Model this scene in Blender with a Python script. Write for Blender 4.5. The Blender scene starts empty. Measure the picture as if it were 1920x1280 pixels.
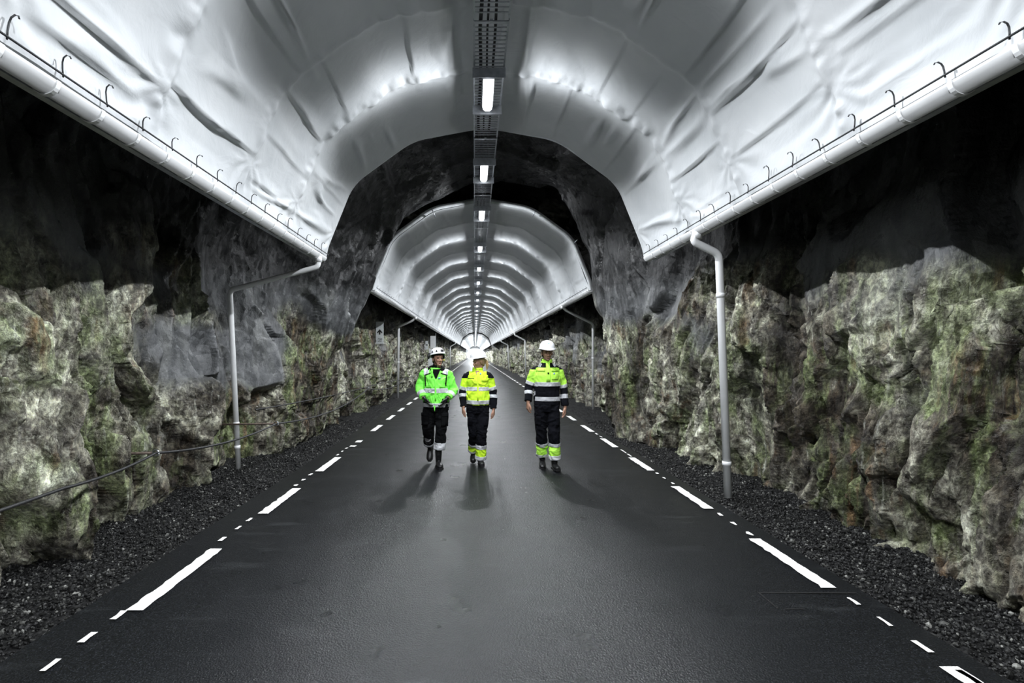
import bpy, bmesh, math, random
import numpy as np
from mathutils import Vector, Matrix

# ------------------------------------------------------------------ camera, world, exposure
scene = bpy.context.scene
col = scene.collection
FPX = 948.0
cam_data = bpy.data.cameras.new('camera')
cam = bpy.data.objects.new('camera', cam_data)
col.objects.link(cam)
cam.location = (0.0, 0.0, 1.7)
cam.rotation_euler = (math.radians(90), 0, 0)
cam_data.sensor_width = 36.0
cam_data.lens = 36.0 * FPX / 1920.0
cam_data.shift_x = (960 - 890) / 1920.0
cam_data.shift_y = (664 - 640) / 1920.0
cam_data.clip_end = 600
scene.camera = cam
world = bpy.data.worlds.new('world')
scene.world = world
world.use_nodes = True
world.node_tree.nodes['Background'].inputs[0].default_value = (0.5, 0.6, 0.8, 1)
world.node_tree.nodes['Background'].inputs[1].default_value = 0.0
scene.view_settings.view_transform = 'Standard'
scene.view_settings.look = 'None'
scene.view_settings.gamma = 1.0
scene.view_settings.use_curve_mapping = False
scene.view_settings.exposure = 0.0
LAMP_STRENGTH = 4.5
LAMP_WATTS = 640.0
scene.cycles.max_bounces = 5
scene.cycles.adaptive_threshold = 0.02
scene.cycles.diffuse_bounces = 2
scene.cycles.sample_clamp_indirect = 6.0

rng = np.random.default_rng(7)
CX = 0.16                      # centre line of the tunnel
LAMPS = [6.05 + 2.613 * k for k in range(-4, 3)] + [14.85 + 3.5 * k for k in range(0, 55)]

# ------------------------------------------------------------------ helpers
def ground_pt(px, py, z=0.0):
    y = FPX * (1.7 - z) / (py - 664.0)
    return ((px - 890.0) / FPX * y, y, z)

def at(px, py, y):
    return ((px - 890.0) / FPX * y, y, 1.7 - (py - 664.0) / FPX * y)

def mesh_np(name, verts, faces, mats=None, midx=None, smooth=True):
    me = bpy.data.meshes.new(name)
    verts = np.asarray(verts, dtype=np.float32)
    if isinstance(faces, np.ndarray):
        k = faces.shape[1]
        loops = faces.astype(np.int32).ravel()
        n = len(faces)
        tot = np.full(n, k, np.int32)
        start = np.arange(n, dtype=np.int32) * k
    else:
        tot = np.array([len(f) for f in faces], np.int32)
        start = np.concatenate([[0], np.cumsum(tot)[:-1]]).astype(np.int32)
        loops = np.array([i for f in faces for i in f], np.int32)
        n = len(faces)
    me.vertices.add(len(verts)); me.vertices.foreach_set('co', verts.ravel())
    me.loops.add(len(loops)); me.loops.foreach_set('vertex_index', loops)
    me.polygons.add(n); me.polygons.foreach_set('loop_start', start)
    me.polygons.foreach_set('loop_total', tot)
    me.polygons.foreach_set('use_smooth', np.full(n, bool(smooth)))
    for m in (mats or []):
        me.materials.append(m)
    if midx is not None:
        me.polygons.foreach_set('material_index', np.asarray(midx, np.int32))
    me.update(calc_edges=True)
    me.validate()
    return me

def link(name, me, parent=None, loc=None):
    o = bpy.data.objects.new(name, me)
    col.objects.link(o)
    if parent is not None:
        o.parent = parent
    if loc is not None:
        o.location = loc
    return o

def empty(name, loc=(0, 0, 0), label=None, cat=None, group=None):
    o = bpy.data.objects.new(name, None)
    o.empty_display_size = 0.1
    col.objects.link(o)
    o.location = loc
    tag(o, label, cat, group)
    return o

def tag(o, label=None, cat=None, group=None, kind=None):
    if label: o['label'] = label
    if cat: o['category'] = cat
    if group: o['group'] = group
    if kind: o['kind'] = kind
    return o

class MB:
    """collects shapes into ONE mesh"""
    def __init__(s): s.v = []; s.f = []; s.m = []; s.n = 0
    def add(s, v, f, mi=0):
        v = np.asarray(v, float).reshape(-1, 3)
        s.v.append(v); s.f += [tuple(i + s.n for i in q) for q in f]; s.m += [mi] * len(f); s.n += len(v)
        return s
    def box(s, c, d, mi=0, rot=None):
        hx, hy, hz = d[0] / 2, d[1] / 2, d[2] / 2
        v = np.array([[x, y, z] for x in (-hx, hx) for y in (-hy, hy) for z in (-hz, hz)])
        if rot is not None: v = v @ np.array(rot).T
        v = v + np.array(c)
        return s.add(v, [(0, 1, 3, 2), (4, 6, 7, 5), (0, 4, 5, 1), (2, 3, 7, 6), (0, 2, 6, 4), (1, 5, 7, 3)], mi)
    def tube(s, pts, r, n=10, mi=0, cap=True):
        v, f = loft_rings(pts, r, r, n, cap)
        return s.add(v, f, mi)
    def build(s, name, mats, parent=None, loc=None, smooth=False):
        if not isinstance(mats, (list, tuple)): mats = [mats]
        me = mesh_np(name, np.concatenate(s.v), s.f, mats, s.m, smooth)
        o = link(name, me, parent, loc)
        return o

def loft_rings(pts, ra, rb, n=16, cap=True, side=(1, 0, 0)):
    """ring i at pts[i], half-axis ra along 'side', rb across; closed with rounded caps"""
    P = np.asarray(pts, float); k = len(P)
    ra = np.broadcast_to(np.asarray(ra, float), (k,)); rb = np.broadcast_to(np.asarray(rb, float), (k,))
    T = np.gradient(P, axis=0); T /= np.linalg.norm(T, axis=1)[:, None] + 1e-12
    side = np.asarray(side, float)
    V = []
    a = np.linspace(0, 2 * np.pi, n, endpoint=False)
    for i in range(k):
        t = T[i]
        s_ = side - t * np.dot(side, t)
        if np.linalg.norm(s_) < 0.15:
            alt = np.array([0, 1, 0.]) if abs(t[1]) < 0.8 else np.array([0, 0, 1.])
            s_ = alt - t * np.dot(alt, t)
        s_ /= np.linalg.norm(s_)
        u = np.cross(t, s_)
        V.append(P[i] + np.outer(np.cos(a) * ra[i], s_) + np.outer(np.sin(a) * rb[i], u))
    V = np.concatenate(V)
    F = []
    for i in range(k - 1):
        for j in range(n):
            j2 = (j + 1) % n
            F.append((i * n + j, i * n + j2, (i + 1) * n + j2, (i + 1) * n + j))
    if cap:
        F.append(tuple(reversed(range(n))))
        F.append(tuple(range((k - 1) * n, k * n)))
    return V, F

# ------------------------------------------------------------------ noise (numpy)
def _hash(ix, iy, iz, seed):
    u = np.uint64
    h = (ix.astype(np.int64) * 73856093).view(u) ^ (iy.astype(np.int64) * 1640531527).view(u) ^ (iz.astype(np.int64) * 83492791).view(u)
    h = h + u((seed * 0x9E3779B97F4A7C15) & 0xFFFFFFFFFFFFFFFF)
    h = (h ^ (h >> u(30))) * u(0xBF58476D1CE4E5B9)
    h = (h ^ (h >> u(27))) * u(0x94D049BB133111EB)
    h = h ^ (h >> u(31))
    return (h & u(0xFFFFFF)).astype(np.float64) / 0xFFFFFF

def vnoise(p, seed=0):
    i = np.floor(p).astype(np.int64); f = p - i; f = f * f * (3 - 2 * f)
    r = 0
    for dx in (0, 1):
        wx = f[:, 0] if dx else 1 - f[:, 0]
        for dy in (0, 1):
            wy = f[:, 1] if dy else 1 - f[:, 1]
            for dz in (0, 1):
                wz = f[:, 2] if dz else 1 - f[:, 2]
                r = r + wx * wy * wz * _hash(i[:, 0] + dx, i[:, 1] + dy, i[:, 2] + dz, seed)
    return r * 2 - 1

def fbm(p, oct=4, seed=0, gain=0.5):
    a = 1.0; r = 0; t = 0
    for k in range(oct):
        r = r + a * vnoise(p * (2.03 ** k) + 17.3 * k, seed + k); t += a; a *= gain
    return r / t

def facets(p, seed=0, tilt=1.0, soft=0.12):
    """jagged blocks: every Voronoi cell is a tilted plane. returns height, edge distance"""
    N = len(p); H = np.empty(N); E = np.empty(N)
    CH = 120000
    for s in range(0, N, CH):
        q = p[s:s + CH]; i0 = np.floor(q).astype(np.int64)
        b1 = np.full(len(q), 9.); b2 = np.full(len(q), 9.); h = np.zeros(len(q)); h2 = np.zeros(len(q))
        for dx in (-1, 0, 1):
            for dy in (-1, 0, 1):
                for dz in (-1, 0, 1):
                    c = i0 + np.array([dx, dy, dz])
                    r = [_hash(c[:, 0], c[:, 1], c[:, 2], seed + k) for k in range(3)]
                    dxyz = [q[:, k] - (c[:, k] + r[k]) for k in range(3)]
                    d = np.sqrt(dxyz[0] ** 2 + dxyz[1] ** 2 + dxyz[2] ** 2)
                    g = [_hash(c[:, 0], c[:, 1], c[:, 2], seed + 11 + k) * 2 - 1 for k in range(4)]
                    hh = g[3] * 0.6 + tilt * (g[0] * dxyz[0] + g[1] * dxyz[1] + 0.7 * g[2] * dxyz[2])
                    near = d < b1
                    sec = (~near) & (d < b2)
                    h2 = np.where(near, h, np.where(sec, hh, h2))
                    b2 = np.where(near, b1, np.minimum(b2, d))
                    h = np.where(near, hh, h); b1 = np.where(near, d, b1)
        w = 0.5 + 0.5 * np.clip((b2 - b1) / soft, 0, 1)
        H[s:s + CH] = h * w + h2 * (1 - w); E[s:s + CH] = b2 - b1
    return H, E

# ------------------------------------------------------------------ materials
class NT:
    def __init__(s, name):
        s.mat = bpy.data.materials.new(name); s.mat.use_nodes = True
        s.t = s.mat.node_tree; s.b = s.t.nodes['Principled BSDF']
        s.tc = s.t.nodes.new('ShaderNodeTexCoord')
    def node(s, typ, **kw):
        n = s.t.nodes.new(typ)
        for k, v in kw.items():
            if k in n.inputs.keys() if hasattr(n.inputs, 'keys') else False: n.inputs[k].default_value = v
            else: setattr(n, k, v)
        return n
    def link(s, a, b): s.t.links.new(a, b)
    def mapping(s, scale=(1, 1, 1), rot=(0, 0, 0), src='Object'):
        m = s.t.nodes.new('ShaderNodeMapping'); m.inputs['Scale'].default_value = scale; m.inputs['Rotation'].default_value = rot
        s.link(s.tc.outputs[src], m.inputs['Vector']); return m.outputs[0]
    def noise(s, scale, detail=4, rough=0.55, vec=None, dist=0.0):
        n = s.t.nodes.new('ShaderNodeTexNoise'); n.inputs['Scale'].default_value = scale
        n.inputs['Detail'].default_value = detail; n.inputs['Roughness'].default_value = rough
        n.inputs['Distortion'].default_value = dist
        s.link(vec if vec is not None else s.tc.outputs['Object'], n.inputs['Vector']); return n.outputs['Fac']
    def voronoi(s, scale, feature='F1', vec=None, out='Distance'):
        n = s.t.nodes.new('ShaderNodeTexVoronoi'); n.feature = feature; n.inputs['Scale'].default_value = scale
        s.link(vec if vec is not None else s.tc.outputs['Object'], n.inputs['Vector']); return n.outputs[out]
    def ramp(s, fac, stops, interp='LINEAR'):
        r = s.t.nodes.new('ShaderNodeValToRGB'); r.color_ramp.interpolation = interp
        el = r.color_ramp.elements
        while len(el) > 1: el.remove(el[-1])
        el[0].position = stops[0][0]; el[0].color = c4(stops[0][1])
        for p, c in stops[1:]:
            e = el.new(p); e.color = c4(c)
        s.link(fac, r.inputs[0]); return r.outputs[0]
    def mix(s, fac, a, b, mode='MIX'):
        m = s.t.nodes.new('ShaderNodeMix'); m.data_type = 'RGBA'; m.blend_type = mode
        for sock, v in ((m.inputs[0], fac), (m.inputs[6], a), (m.inputs[7], b)):
            if isinstance(v, (int, float)): sock.default_value = v
            elif isinstance(v, (tuple, list)): sock.default_value = c4(v)
            else: s.link(v, sock)
        return m.outputs[2]
    def math(s, op, a, b=0.0, clamp=False):
        m = s.t.nodes.new('ShaderNodeMath'); m.operation = op; m.use_clamp = clamp
        for sock, v in ((m.inputs[0], a), (m.inputs[1], b)):
            if isinstance(v, (int, float)): sock.default_value = v
            else: s.link(v, sock)
        return m.outputs[0]
    def bump(s, h, strength=0.5, dist=0.02, prev=None):
        b = s.t.nodes.new('ShaderNodeBump'); b.inputs['Strength'].default_value = strength; b.inputs['Distance'].default_value = dist
        s.link(h, b.inputs['Height'])
        if prev is not None: s.link(prev, b.inputs['Normal'])
        s.link(b.outputs[0], s.b.inputs['Normal']); return b.outputs[0]
    def attr(s, name):
        a = s.t.nodes.new('ShaderNodeAttribute'); a.attribute_name = name; return a.outputs['Fac']
    def set(s, **kw):
        for k, v in kw.items():
            k = k.replace('_', ' ')
            key = {'color': 'Base Color', 'rough': 'Roughness', 'metal': 'Metallic', 'spec': 'Specular IOR Level'}.get(k, k)
            sock = s.b.inputs[key]
            if isinstance(v, (int, float)): sock.default_value = v
            elif isinstance(v, (tuple, list)): sock.default_value = c4(v)
            else: s.link(v, sock)
        return s

def c4(c): return (c, c, c, 1) if isinstance(c, (int, float)) else (tuple(c) + (1,) if len(c) == 3 else tuple(c))

def simple(name, color, rough=0.6, metal=0.0, nscale=0, namp=0.15, bump=0.0, bscale=60):
    t = NT(name)
    if nscale:
        n = t.noise(nscale, 4)
        c = t.ramp(n, [(0.3, [x * (1 - namp) for x in color]), (0.7, [min(1, x * (1 + namp)) for x in color])])
        t.set(color=c)
    else: t.set(color=color)
    t.set(rough=rough, metal=metal)
    if bump: t.bump(t.noise(bscale, 5), bump, 0.005)
    return t.mat

def rock_material():
    t = NT('blasted_rock')
    O = t.tc.outputs['Object']
    sp = t.attr('shotcrete')
    sep = t.t.nodes.new('ShaderNodeSeparateXYZ'); t.link(O, sep.inputs[0])
    z = sep.outputs['Z']
    grain = t.noise(26, 6, 0.7)
    mid = t.noise(5, 5, 0.62, dist=0.6)
    big = t.noise(0.9, 4, 0.6, dist=0.4)
    streak = t.noise(3.0, 5, 0.65, vec=t.mapping((1.2, 1.2, 0.16)), dist=0.5)
    streak2 = t.noise(5.0, 4, 0.6, vec=t.mapping((1.3, 1.3, 0.13), (0.15, 0.1, 0.4)), dist=0.4)
    base = t.ramp(mid, [(0.30, (0.03, 0.026, 0.023)), (0.45, (0.14, 0.13, 0.115)), (0.55, (0.34, 0.33, 0.28)), (0.68, (0.74, 0.75, 0.66))])
    base = t.mix(t.ramp(grain, [(0.5, 0.0), (0.72, 0.6)]), base, (0.55, 0.56, 0.50))
    base = t.mix(t.ramp(grain, [(0.28, 0.75), (0.45, 0.0)]), base, (0.03, 0.028, 0.025))
    zone = t.ramp(t.noise(.75, 3, .6, vec=t.mapping((1, 1, .55), (0, 0, .8))), [(.42, (.26, .22, .19)), (.51, (1.05, 1.04, .98)), (.60, (1.75, 1.78, 1.68))])
    base = t.mix(1.0, base, zone, 'MULTIPLY')
    # algae
    ga = t.math('MULTIPLY', t.ramp(streak, [(0.44, 0), (0.56, 1)]), t.ramp(big, [(0.44, 0), (0.54, 1)]))
    hz = t.ramp(t.math('DIVIDE', z, 4.0), [(0.0, 0.65), (0.12, 1.0), (0.45, 1.0), (0.72, 0.35)])
    green = t.ramp(grain, [(0.3, (0.075, 0.095, 0.035)), (0.5, (0.22, 0.29, 0.11)), (0.68, (0.55, 0.64, 0.36))])
    base = t.mix(t.math('MULTIPLY', t.math('MULTIPLY', ga, hz), 0.65), base, green)
    # rust and brown water stains
    rust = t.math('MULTIPLY', t.ramp(streak2, [(0.52, 0), (0.64, 1)]), t.ramp(t.noise(1.1, 3), [(0.46, 0), (0.6, 1)]))
    base = t.mix(t.math('MULTIPLY', rust, 0.9), base, t.ramp(grain, [(0.3, (0.07, 0.04, 0.022)), (0.7, (0.30, 0.19, 0.10))]))
    # pale lime runs
    lime = t.ramp(t.noise(4.0, 5, 0.7, vec=t.mapping((1.4, 1.4, 0.2), (0, 0, 1.1)), dist=0.6), [(0.60, 0), (0.70, 1)])
    base = t.mix(t.math('MULTIPLY', lime, 0.7), base, (0.66, 0.68, 0.60))
    # dark soaked seams
    dark = t.ramp(t.noise(2.2, 4, 0.6, vec=t.mapping((1, 1, 0.3), (0, 0.1, 2.0)), dist=0.5), [(0.36, 1), (0.47, 0)])
    base = t.mix(t.math('MULTIPLY', dark, 0.8), base, (0.035, 0.031, 0.027))
    fine = t.noise(17, 6, 0.8, vec=t.mapping((1, 1, .55), (.35, 0, .3)), dist=0.8)
    base = t.mix(1.0, base, t.ramp(fine, [(.36, (.22, .20, .18)), (.5, (1, 1, 1)), (.62, (1.75, 1.75, 1.65))]), 'MULTIPLY')
    # sprayed concrete
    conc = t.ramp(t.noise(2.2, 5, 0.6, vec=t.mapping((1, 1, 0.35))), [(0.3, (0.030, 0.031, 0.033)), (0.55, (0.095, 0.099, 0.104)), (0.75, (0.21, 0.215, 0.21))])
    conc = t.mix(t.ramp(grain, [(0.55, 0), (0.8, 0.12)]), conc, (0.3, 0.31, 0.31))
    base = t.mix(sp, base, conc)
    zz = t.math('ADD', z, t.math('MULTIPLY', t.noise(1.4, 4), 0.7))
    upper_shade = t.ramp(t.math('DIVIDE', zz, 6.0), [(.515, 0), (.575, .93)])  # shade above the gutters put into the colour, near black with height
    base = t.mix(upper_shade, base, (0.010, 0.010, 0.011))
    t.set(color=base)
    t.set(rough=t.ramp(mid, [(0.3, 0.22), (0.65, 0.6)]), spec=0.5)
    vs = t.mapping((1, 1.2, .5), (0.25, 0, 0))
    wv = t.t.nodes.new('ShaderNodeVectorMath'); wv.operation = 'ADD'; t.link(vs, wv.inputs[0])
    nz = t.t.nodes.new('ShaderNodeTexNoise'); nz.inputs['Scale'].default_value = 3.5; t.link(O, nz.inputs['Vector'])
    sc_ = t.t.nodes.new('ShaderNodeVectorMath'); sc_.operation = 'SCALE'; sc_.inputs[3].default_value = .07; t.link(nz.outputs['Color'], sc_.inputs[0]); t.link(sc_.outputs[0], wv.inputs[1])
    def chips(scale):
        vo = t.t.nodes.new('ShaderNodeTexVoronoi'); vo.inputs['Scale'].default_value = scale; t.link(wv.outputs[0], vo.inputs['Vector'])
        m1 = t.t.nodes.new('ShaderNodeVectorMath'); m1.operation = 'SCALE'; m1.inputs[3].default_value = scale; t.link(wv.outputs[0], m1.inputs[0])
        m2 = t.t.nodes.new('ShaderNodeVectorMath'); m2.operation = 'SCALE'; m2.inputs[3].default_value = scale; t.link(vo.outputs['Position'], m2.inputs[0])
        m3 = t.t.nodes.new('ShaderNodeVectorMath'); m3.operation = 'SUBTRACT'; t.link(m1.outputs[0], m3.inputs[0]); t.link(m2.outputs[0], m3.inputs[1])
        m4 = t.t.nodes.new('ShaderNodeVectorMath'); m4.operation = 'SUBTRACT'; t.link(vo.outputs['Color'], m4.inputs[0]); m4.inputs[1].default_value = (.5, .5, .5)
        m5 = t.t.nodes.new('ShaderNodeVectorMath'); m5.operation = 'DOT_PRODUCT'; t.link(m3.outputs[0], m5.inputs[0]); t.link(m4.outputs[0], m5.inputs[1])
        return m5.outputs['Value']
    h = t.math('ADD', t.math('MULTIPLY', chips(5.5), 2.6), t.math('MULTIPLY', chips(16.0), 1.1))
    h2 = t.math('ADD', h, t.math('ADD', t.math('MULTIPLY', grain, 0.35), t.math('MULTIPLY', t.noise(10, 6, 0.75, vec=vs), 0.45)))
    st_ = t.math('SUBTRACT', 1.0, t.math('MULTIPLY', sp, .75))
    t.bump(t.math('MULTIPLY', h2, st_), 1.0, 0.13)
    return t.mat

def asphalt_material():
    t = NT('asphalt')
    g = t.noise(110, 4, 0.85); v = t.voronoi(95, 'F1')
    big = t.noise(0.7, 4, 0.6, vec=t.mapping((1, 0.6, 1)))
    c = t.ramp(g, [(0.36, (0.0012, 0.0014, 0.0018)), (0.52, (0.004, 0.0047, 0.006)), (0.68, (0.045, 0.049, 0.058))])
    c = t.mix(t.ramp(big, [(0.3, 0.0), (0.7, 0.3)]), c, (0.0055, 0.0062, 0.0078))
    st = t.ramp(t.noise(3, 4, vec=t.mapping((0.4, 2.0, 1))), [(0.6, 0), (0.75, 0.25)])
    c = t.mix(st, c, (0.07, 0.075, 0.08))
    t.set(color=c, rough=t.ramp(t.noise(2.5, 3), [(0.3, 0.27), (0.7, 0.35)]), spec=0.38)
    t.bump(t.math('ADD', g, v), 0.45, 0.006)
    return t.mat

def fabric_material():
    t = NT('white_pvc_sheet')
    n = t.noise(1.3, 4)
    c = t.ramp(n, [(0.3, (0.48, 0.50, 0.52)), (0.7, (0.57, 0.585, 0.60))])
    t.set(color=c, rough=0.5, spec=0.4)
    t.bump(t.noise(3.5, 5, 0.55, dist=0.6), 0.35, 0.035)
    return t.mat

M = {}
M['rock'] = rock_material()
M['asphalt'] = asphalt_material()
M['fabric'] = fabric_material()
M['seam'] = simple('seam_tape', (0.62, 0.64, 0.66), 0.5, nscale=9)
M['white_metal'] = simple('white_coated_steel', (0.74, 0.75, 0.76), 0.35, 0.0, 4, 0.06)
M['galv'] = simple('galvanised_steel', (0.42, 0.44, 0.47), 0.32, 0.9, 14, 0.2)
M['dark_steel'] = simple('dark_steel', (0.045, 0.047, 0.05), 0.5, 0.6, 20, 0.3)
M['black_rubber'] = simple('black_cable', (0.014, 0.014, 0.015), 0.5, 0, 30, 0.3)
M['rusty'] = simple('rusty_rebar', (0.10, 0.075, 0.06), 0.7, 0.3, 40, 0.5, 0.4, 120)
M['sign'] = simple('sign_face', (0.62, 0.65, 0.66), 0.5, 0, 12, 0.12)
M['black_paint'] = simple('black_paint', (0.012, 0.012, 0.013), 0.5)

def paint_material():
    t = NT('worn_road_paint')
    n = t.noise(60, 5, 0.7)
    w = t.ramp(n, [(0.30, 0.35), (0.42, 1.0)])
    c = t.mix(w, (0.2, 0.2, 0.19), (0.80, 0.80, 0.78))
    c = t.mix(t.ramp(t.noise(4, 4), [(0.5, 0), (0.8, 0.35)]), c, (0.52, 0.52, 0.47))
    t.set(color=c, rough=0.6); t.bump(n, 0.3, 0.004); return t.mat
M['paint'] = paint_material()

def gravel_material():
    t = NT('dark_gravel')
    i = t.t.nodes.new('ShaderNodeNewGeometry')
    r = i.outputs['Random Per Island']
    c = t.ramp(r, [(0.0, (0.002, 0.002, 0.0025)), (0.6, (0.006, 0.006, 0.0065)), (0.85, (0.018, 0.018, 0.017)), (0.96, (0.085, 0.085, 0.08)), (1.0, (0.3, 0.3, 0.28))])
    c = t.mix(t.ramp(t.noise(60, 3), [(0.4, 0), (0.7, 0.4)]), c, (0.006, 0.006, 0.005))
    t.set(color=c, rough=0.55, spec=0.3); return t.mat
M['gravel'] = gravel_material()
def gravel_bed_material():
    t = NT('gravel_bed')
    v = t.voronoi(38, 'F1'); cc = t.voronoi(38, 'F1', out='Color')
    sp = t.t.nodes.new('ShaderNodeSeparateColor'); t.link(cc, sp.inputs[0])
    c = t.ramp(sp.outputs[0], [(0, (0.003, 0.003, 0.003)), (0.6, (0.007, 0.007, 0.0075)), (0.93, (0.02, 0.02, 0.02)), (1, (0.09, 0.09, 0.085))])
    t.set(color=c, rough=0.8, spec=0.2)
    t.bump(t.math('MULTIPLY', v, -1.0), 1.0, 0.03); return t.mat
M['gravel_bed'] = gravel_bed_material()

def lamp_material():
    t = NT('lit_diffuser')
    t.set(color=(0.9, 0.9, 0.9))
    t.b.inputs['Emission Color'].default_value = (0.93, 0.96, 1.0, 1)
    t.b.inputs['Emission Strength'].default_value = LAMP_STRENGTH
    return t.mat
M['lamp'] = lamp_material()

# ------------------------------------------------------------------ rock tunnel
def mirror(pts): return [(2 * CX - x, z) for x, z in reversed(pts[:-1])]
def prof(dl=0.0, dr=0.0, lfoot=0.0, rfoot=0.0):
    L = [(-3.50 - dl - lfoot, -0.25), (-3.42 - dl - lfoot * .8, 0.7), (-3.48 - dl - lfoot * .3, 1.8), (-3.52 - dl, 2.8), (-3.4 - dl * .7, 3.9),
         (-2.75, 4.95), (-1.45, 5.65), (CX, 5.95)]
    R = mirror([(-3.28 - dr - rfoot, -0.25), (-3.25 - dr - rfoot * .8, 0.7), (-3.28 - dr - rfoot * .3, 1.8), (-3.36 - dr, 2.8), (-3.3 - dr * .7, 3.9),
         (-2.75, 4.95), (-1.45, 5.65), (CX, 5.95)])
    return np.array(L + R)
PINCH = np.array([(-3.35, -.25), (-3.15, .7), (-2.95, 1.8), (-2.55, 2.8), (-2.10, 3.65), (-1.78, 4.22), (-1.2, 4.85), (-.05, 5.45),
                  (.95, 5.5), (1.75, 5.25), (2.22, 4.6), (2.5, 3.9), (2.82, 2.5), (2.95, 1.0), (3.05, -.25)])
PINCH2 = PINCH + np.array([[-.15, 0]] * 7 + [[0, .2]] + [[.12, 0]] * 7)
KEYS = [(-9, prof()), (1.5, prof(0, .1)), (2.6, prof(.15, .05)), (3.4, prof(.15, .15)), (4.25, prof(.10, .1, -.12)), (5.0, prof(.1, .1, .15)),
        (5.9, prof(.15, .12, .3, -.05)), (6.5, prof(.0, .0)), (6.95, prof(.5, -.02)), (7.9, prof(.5, -.1)), (8.6, prof(.1, -.1)), (9.6, (prof() + PINCH) / 2),
        (10.75, PINCH), (11.15, PINCH), (11.9, prof(-.1, .1)), (13, prof(.1, .25)), (15.2, prof(-.3, .5)), (18, prof(.0, .2)),
        (22, prof(-.1, .0)), (30, prof(-.05, .05)), (36, prof(.1, 0)), (50, prof(-.1, .1)), (76, prof(0, 0)), (79, PINCH2), (81, PINCH2), (84, prof(0, 0)), (207, prof())]

def ysteps(a, b, dmin, k):
    ys = [a]
    while ys[-1] < b:
        ys.append(ys[-1] + max(dmin, k * abs(ys[-1])))
    return np.array(ys)

def profile_at(Y, seg, rows):
    ky = np.array([k for k, _ in KEYS]); kp = np.array([p for _, p in KEYS])
    P = np.empty((len(Y), seg[1] - seg[0] + 1, 2))
    for i in range(seg[0], seg[1] + 1):
        for c in (0, 1):
            P[:, i - seg[0], c] = np.interp(Y, ky, kp[:, i, c])
    # catmull-rom sampling along index space, using all 15 points
    full = np.empty((len(Y), 15, 2))
    for i in range(15):
        for c in (0, 1):
            full[:, i, c] = np.interp(Y, ky, kp[:, i, c])
    ts = np.linspace(seg[0], seg[1], rows)
    i1 = np.clip(np.floor(ts).astype(int), 0, 13); f = ts - i1
    i0 = np.clip(i1 - 1, 0, 14); i2 = i1 + 1; i3 = np.clip(i1 + 2, 0, 14)
    f = f[None, :, None]
    p0, p1, p2, p3 = full[:, i0], full[:, i1], full[:, i2], full[:, i3]
    C = 0.5 * ((2 * p1) + (-p0 + p2) * f + (2 * p0 - 5 * p1 + 4 * p2 - p3) * f ** 2 + (-p0 + 3 * p1 - 3 * p2 + p3) * f ** 3)
    D = 0.5 * ((-p0 + p2) + 2 * (2 * p0 - 5 * p1 + 4 * p2 - p3) * f + 3 * (-p0 + 3 * p1 - 3 * p2 + p3) * f ** 2)
    return C, D, ts

def rock_disp(p, fine=True):
    """inward displacement and shotcrete mask for points p (N,3)"""
    warp = np.stack([fbm(p * 1.3, 2, 50), fbm(p * 1.3, 2, 51), fbm(p * 1.3, 2, 52)], 1) * 0.16
    q = p + warp
    low = fbm(p * np.array([.55, .55, .45]), 3, 3)
    # strike of the bedding: tall, slightly leaning slabs
    lean = q.copy(); lean[:, 1] += 0.22 * q[:, 2] + 0.25 * fbm(p * .5, 2, 55) * q[:, 2]
    h1, e1 = facets(lean * np.array([1.1, 1.25, .45]), 5, 0.9, .05)
    h2, e2 = facets(lean * np.array([2.8, 3.2, 1.15]) + 5.1, 21, 1.0, .08)
    shot = np.clip((fbm(p * np.array([.5, .5, .7]), 3, 9) * 1.6 + (p[:, 2] - 2.15) * .55) * 2.2, 0, 1)
    shot = shot * shot * (3 - 2 * shot)
    d = 0.22 * low + 0.29 * h1 + (0.20 - 0.13 * shot) * h2
    if fine:
        h3, e3 = facets(lean * np.array([7.0, 9.0, 3.6]) + 9.7, 31, 1.1, .16)
        h5, e5 = facets(lean * np.array([3.6, 6.2, 1.0]) + 2.2, 41, 1.2, .12)
        h4 = fbm(p * 11, 3, 60)
        patch = np.clip(fbm(p * 1.1, 2, 63) * 3 + .5, 0, 1)
        d += (1 - .88 * shot) * ((0.042 + .035 * patch) * h3 + 0.008 * h4 + 0.013 * facets(lean * np.array([17, 21, 9.5]), 35, 1.2, .22)[0] + 0.055 * h5) - (1 - shot) * (0.02 * np.exp(-(e2 / 0.05) ** 2) + 0.01 * np.exp(-(e5 / 0.06) ** 2)) * np.clip(fbm(p * 2.2, 2, 66) * 3 + .4, 0, 1)
    d = 0.44 * np.tanh(d / 0.44)
    return d, shot

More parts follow.
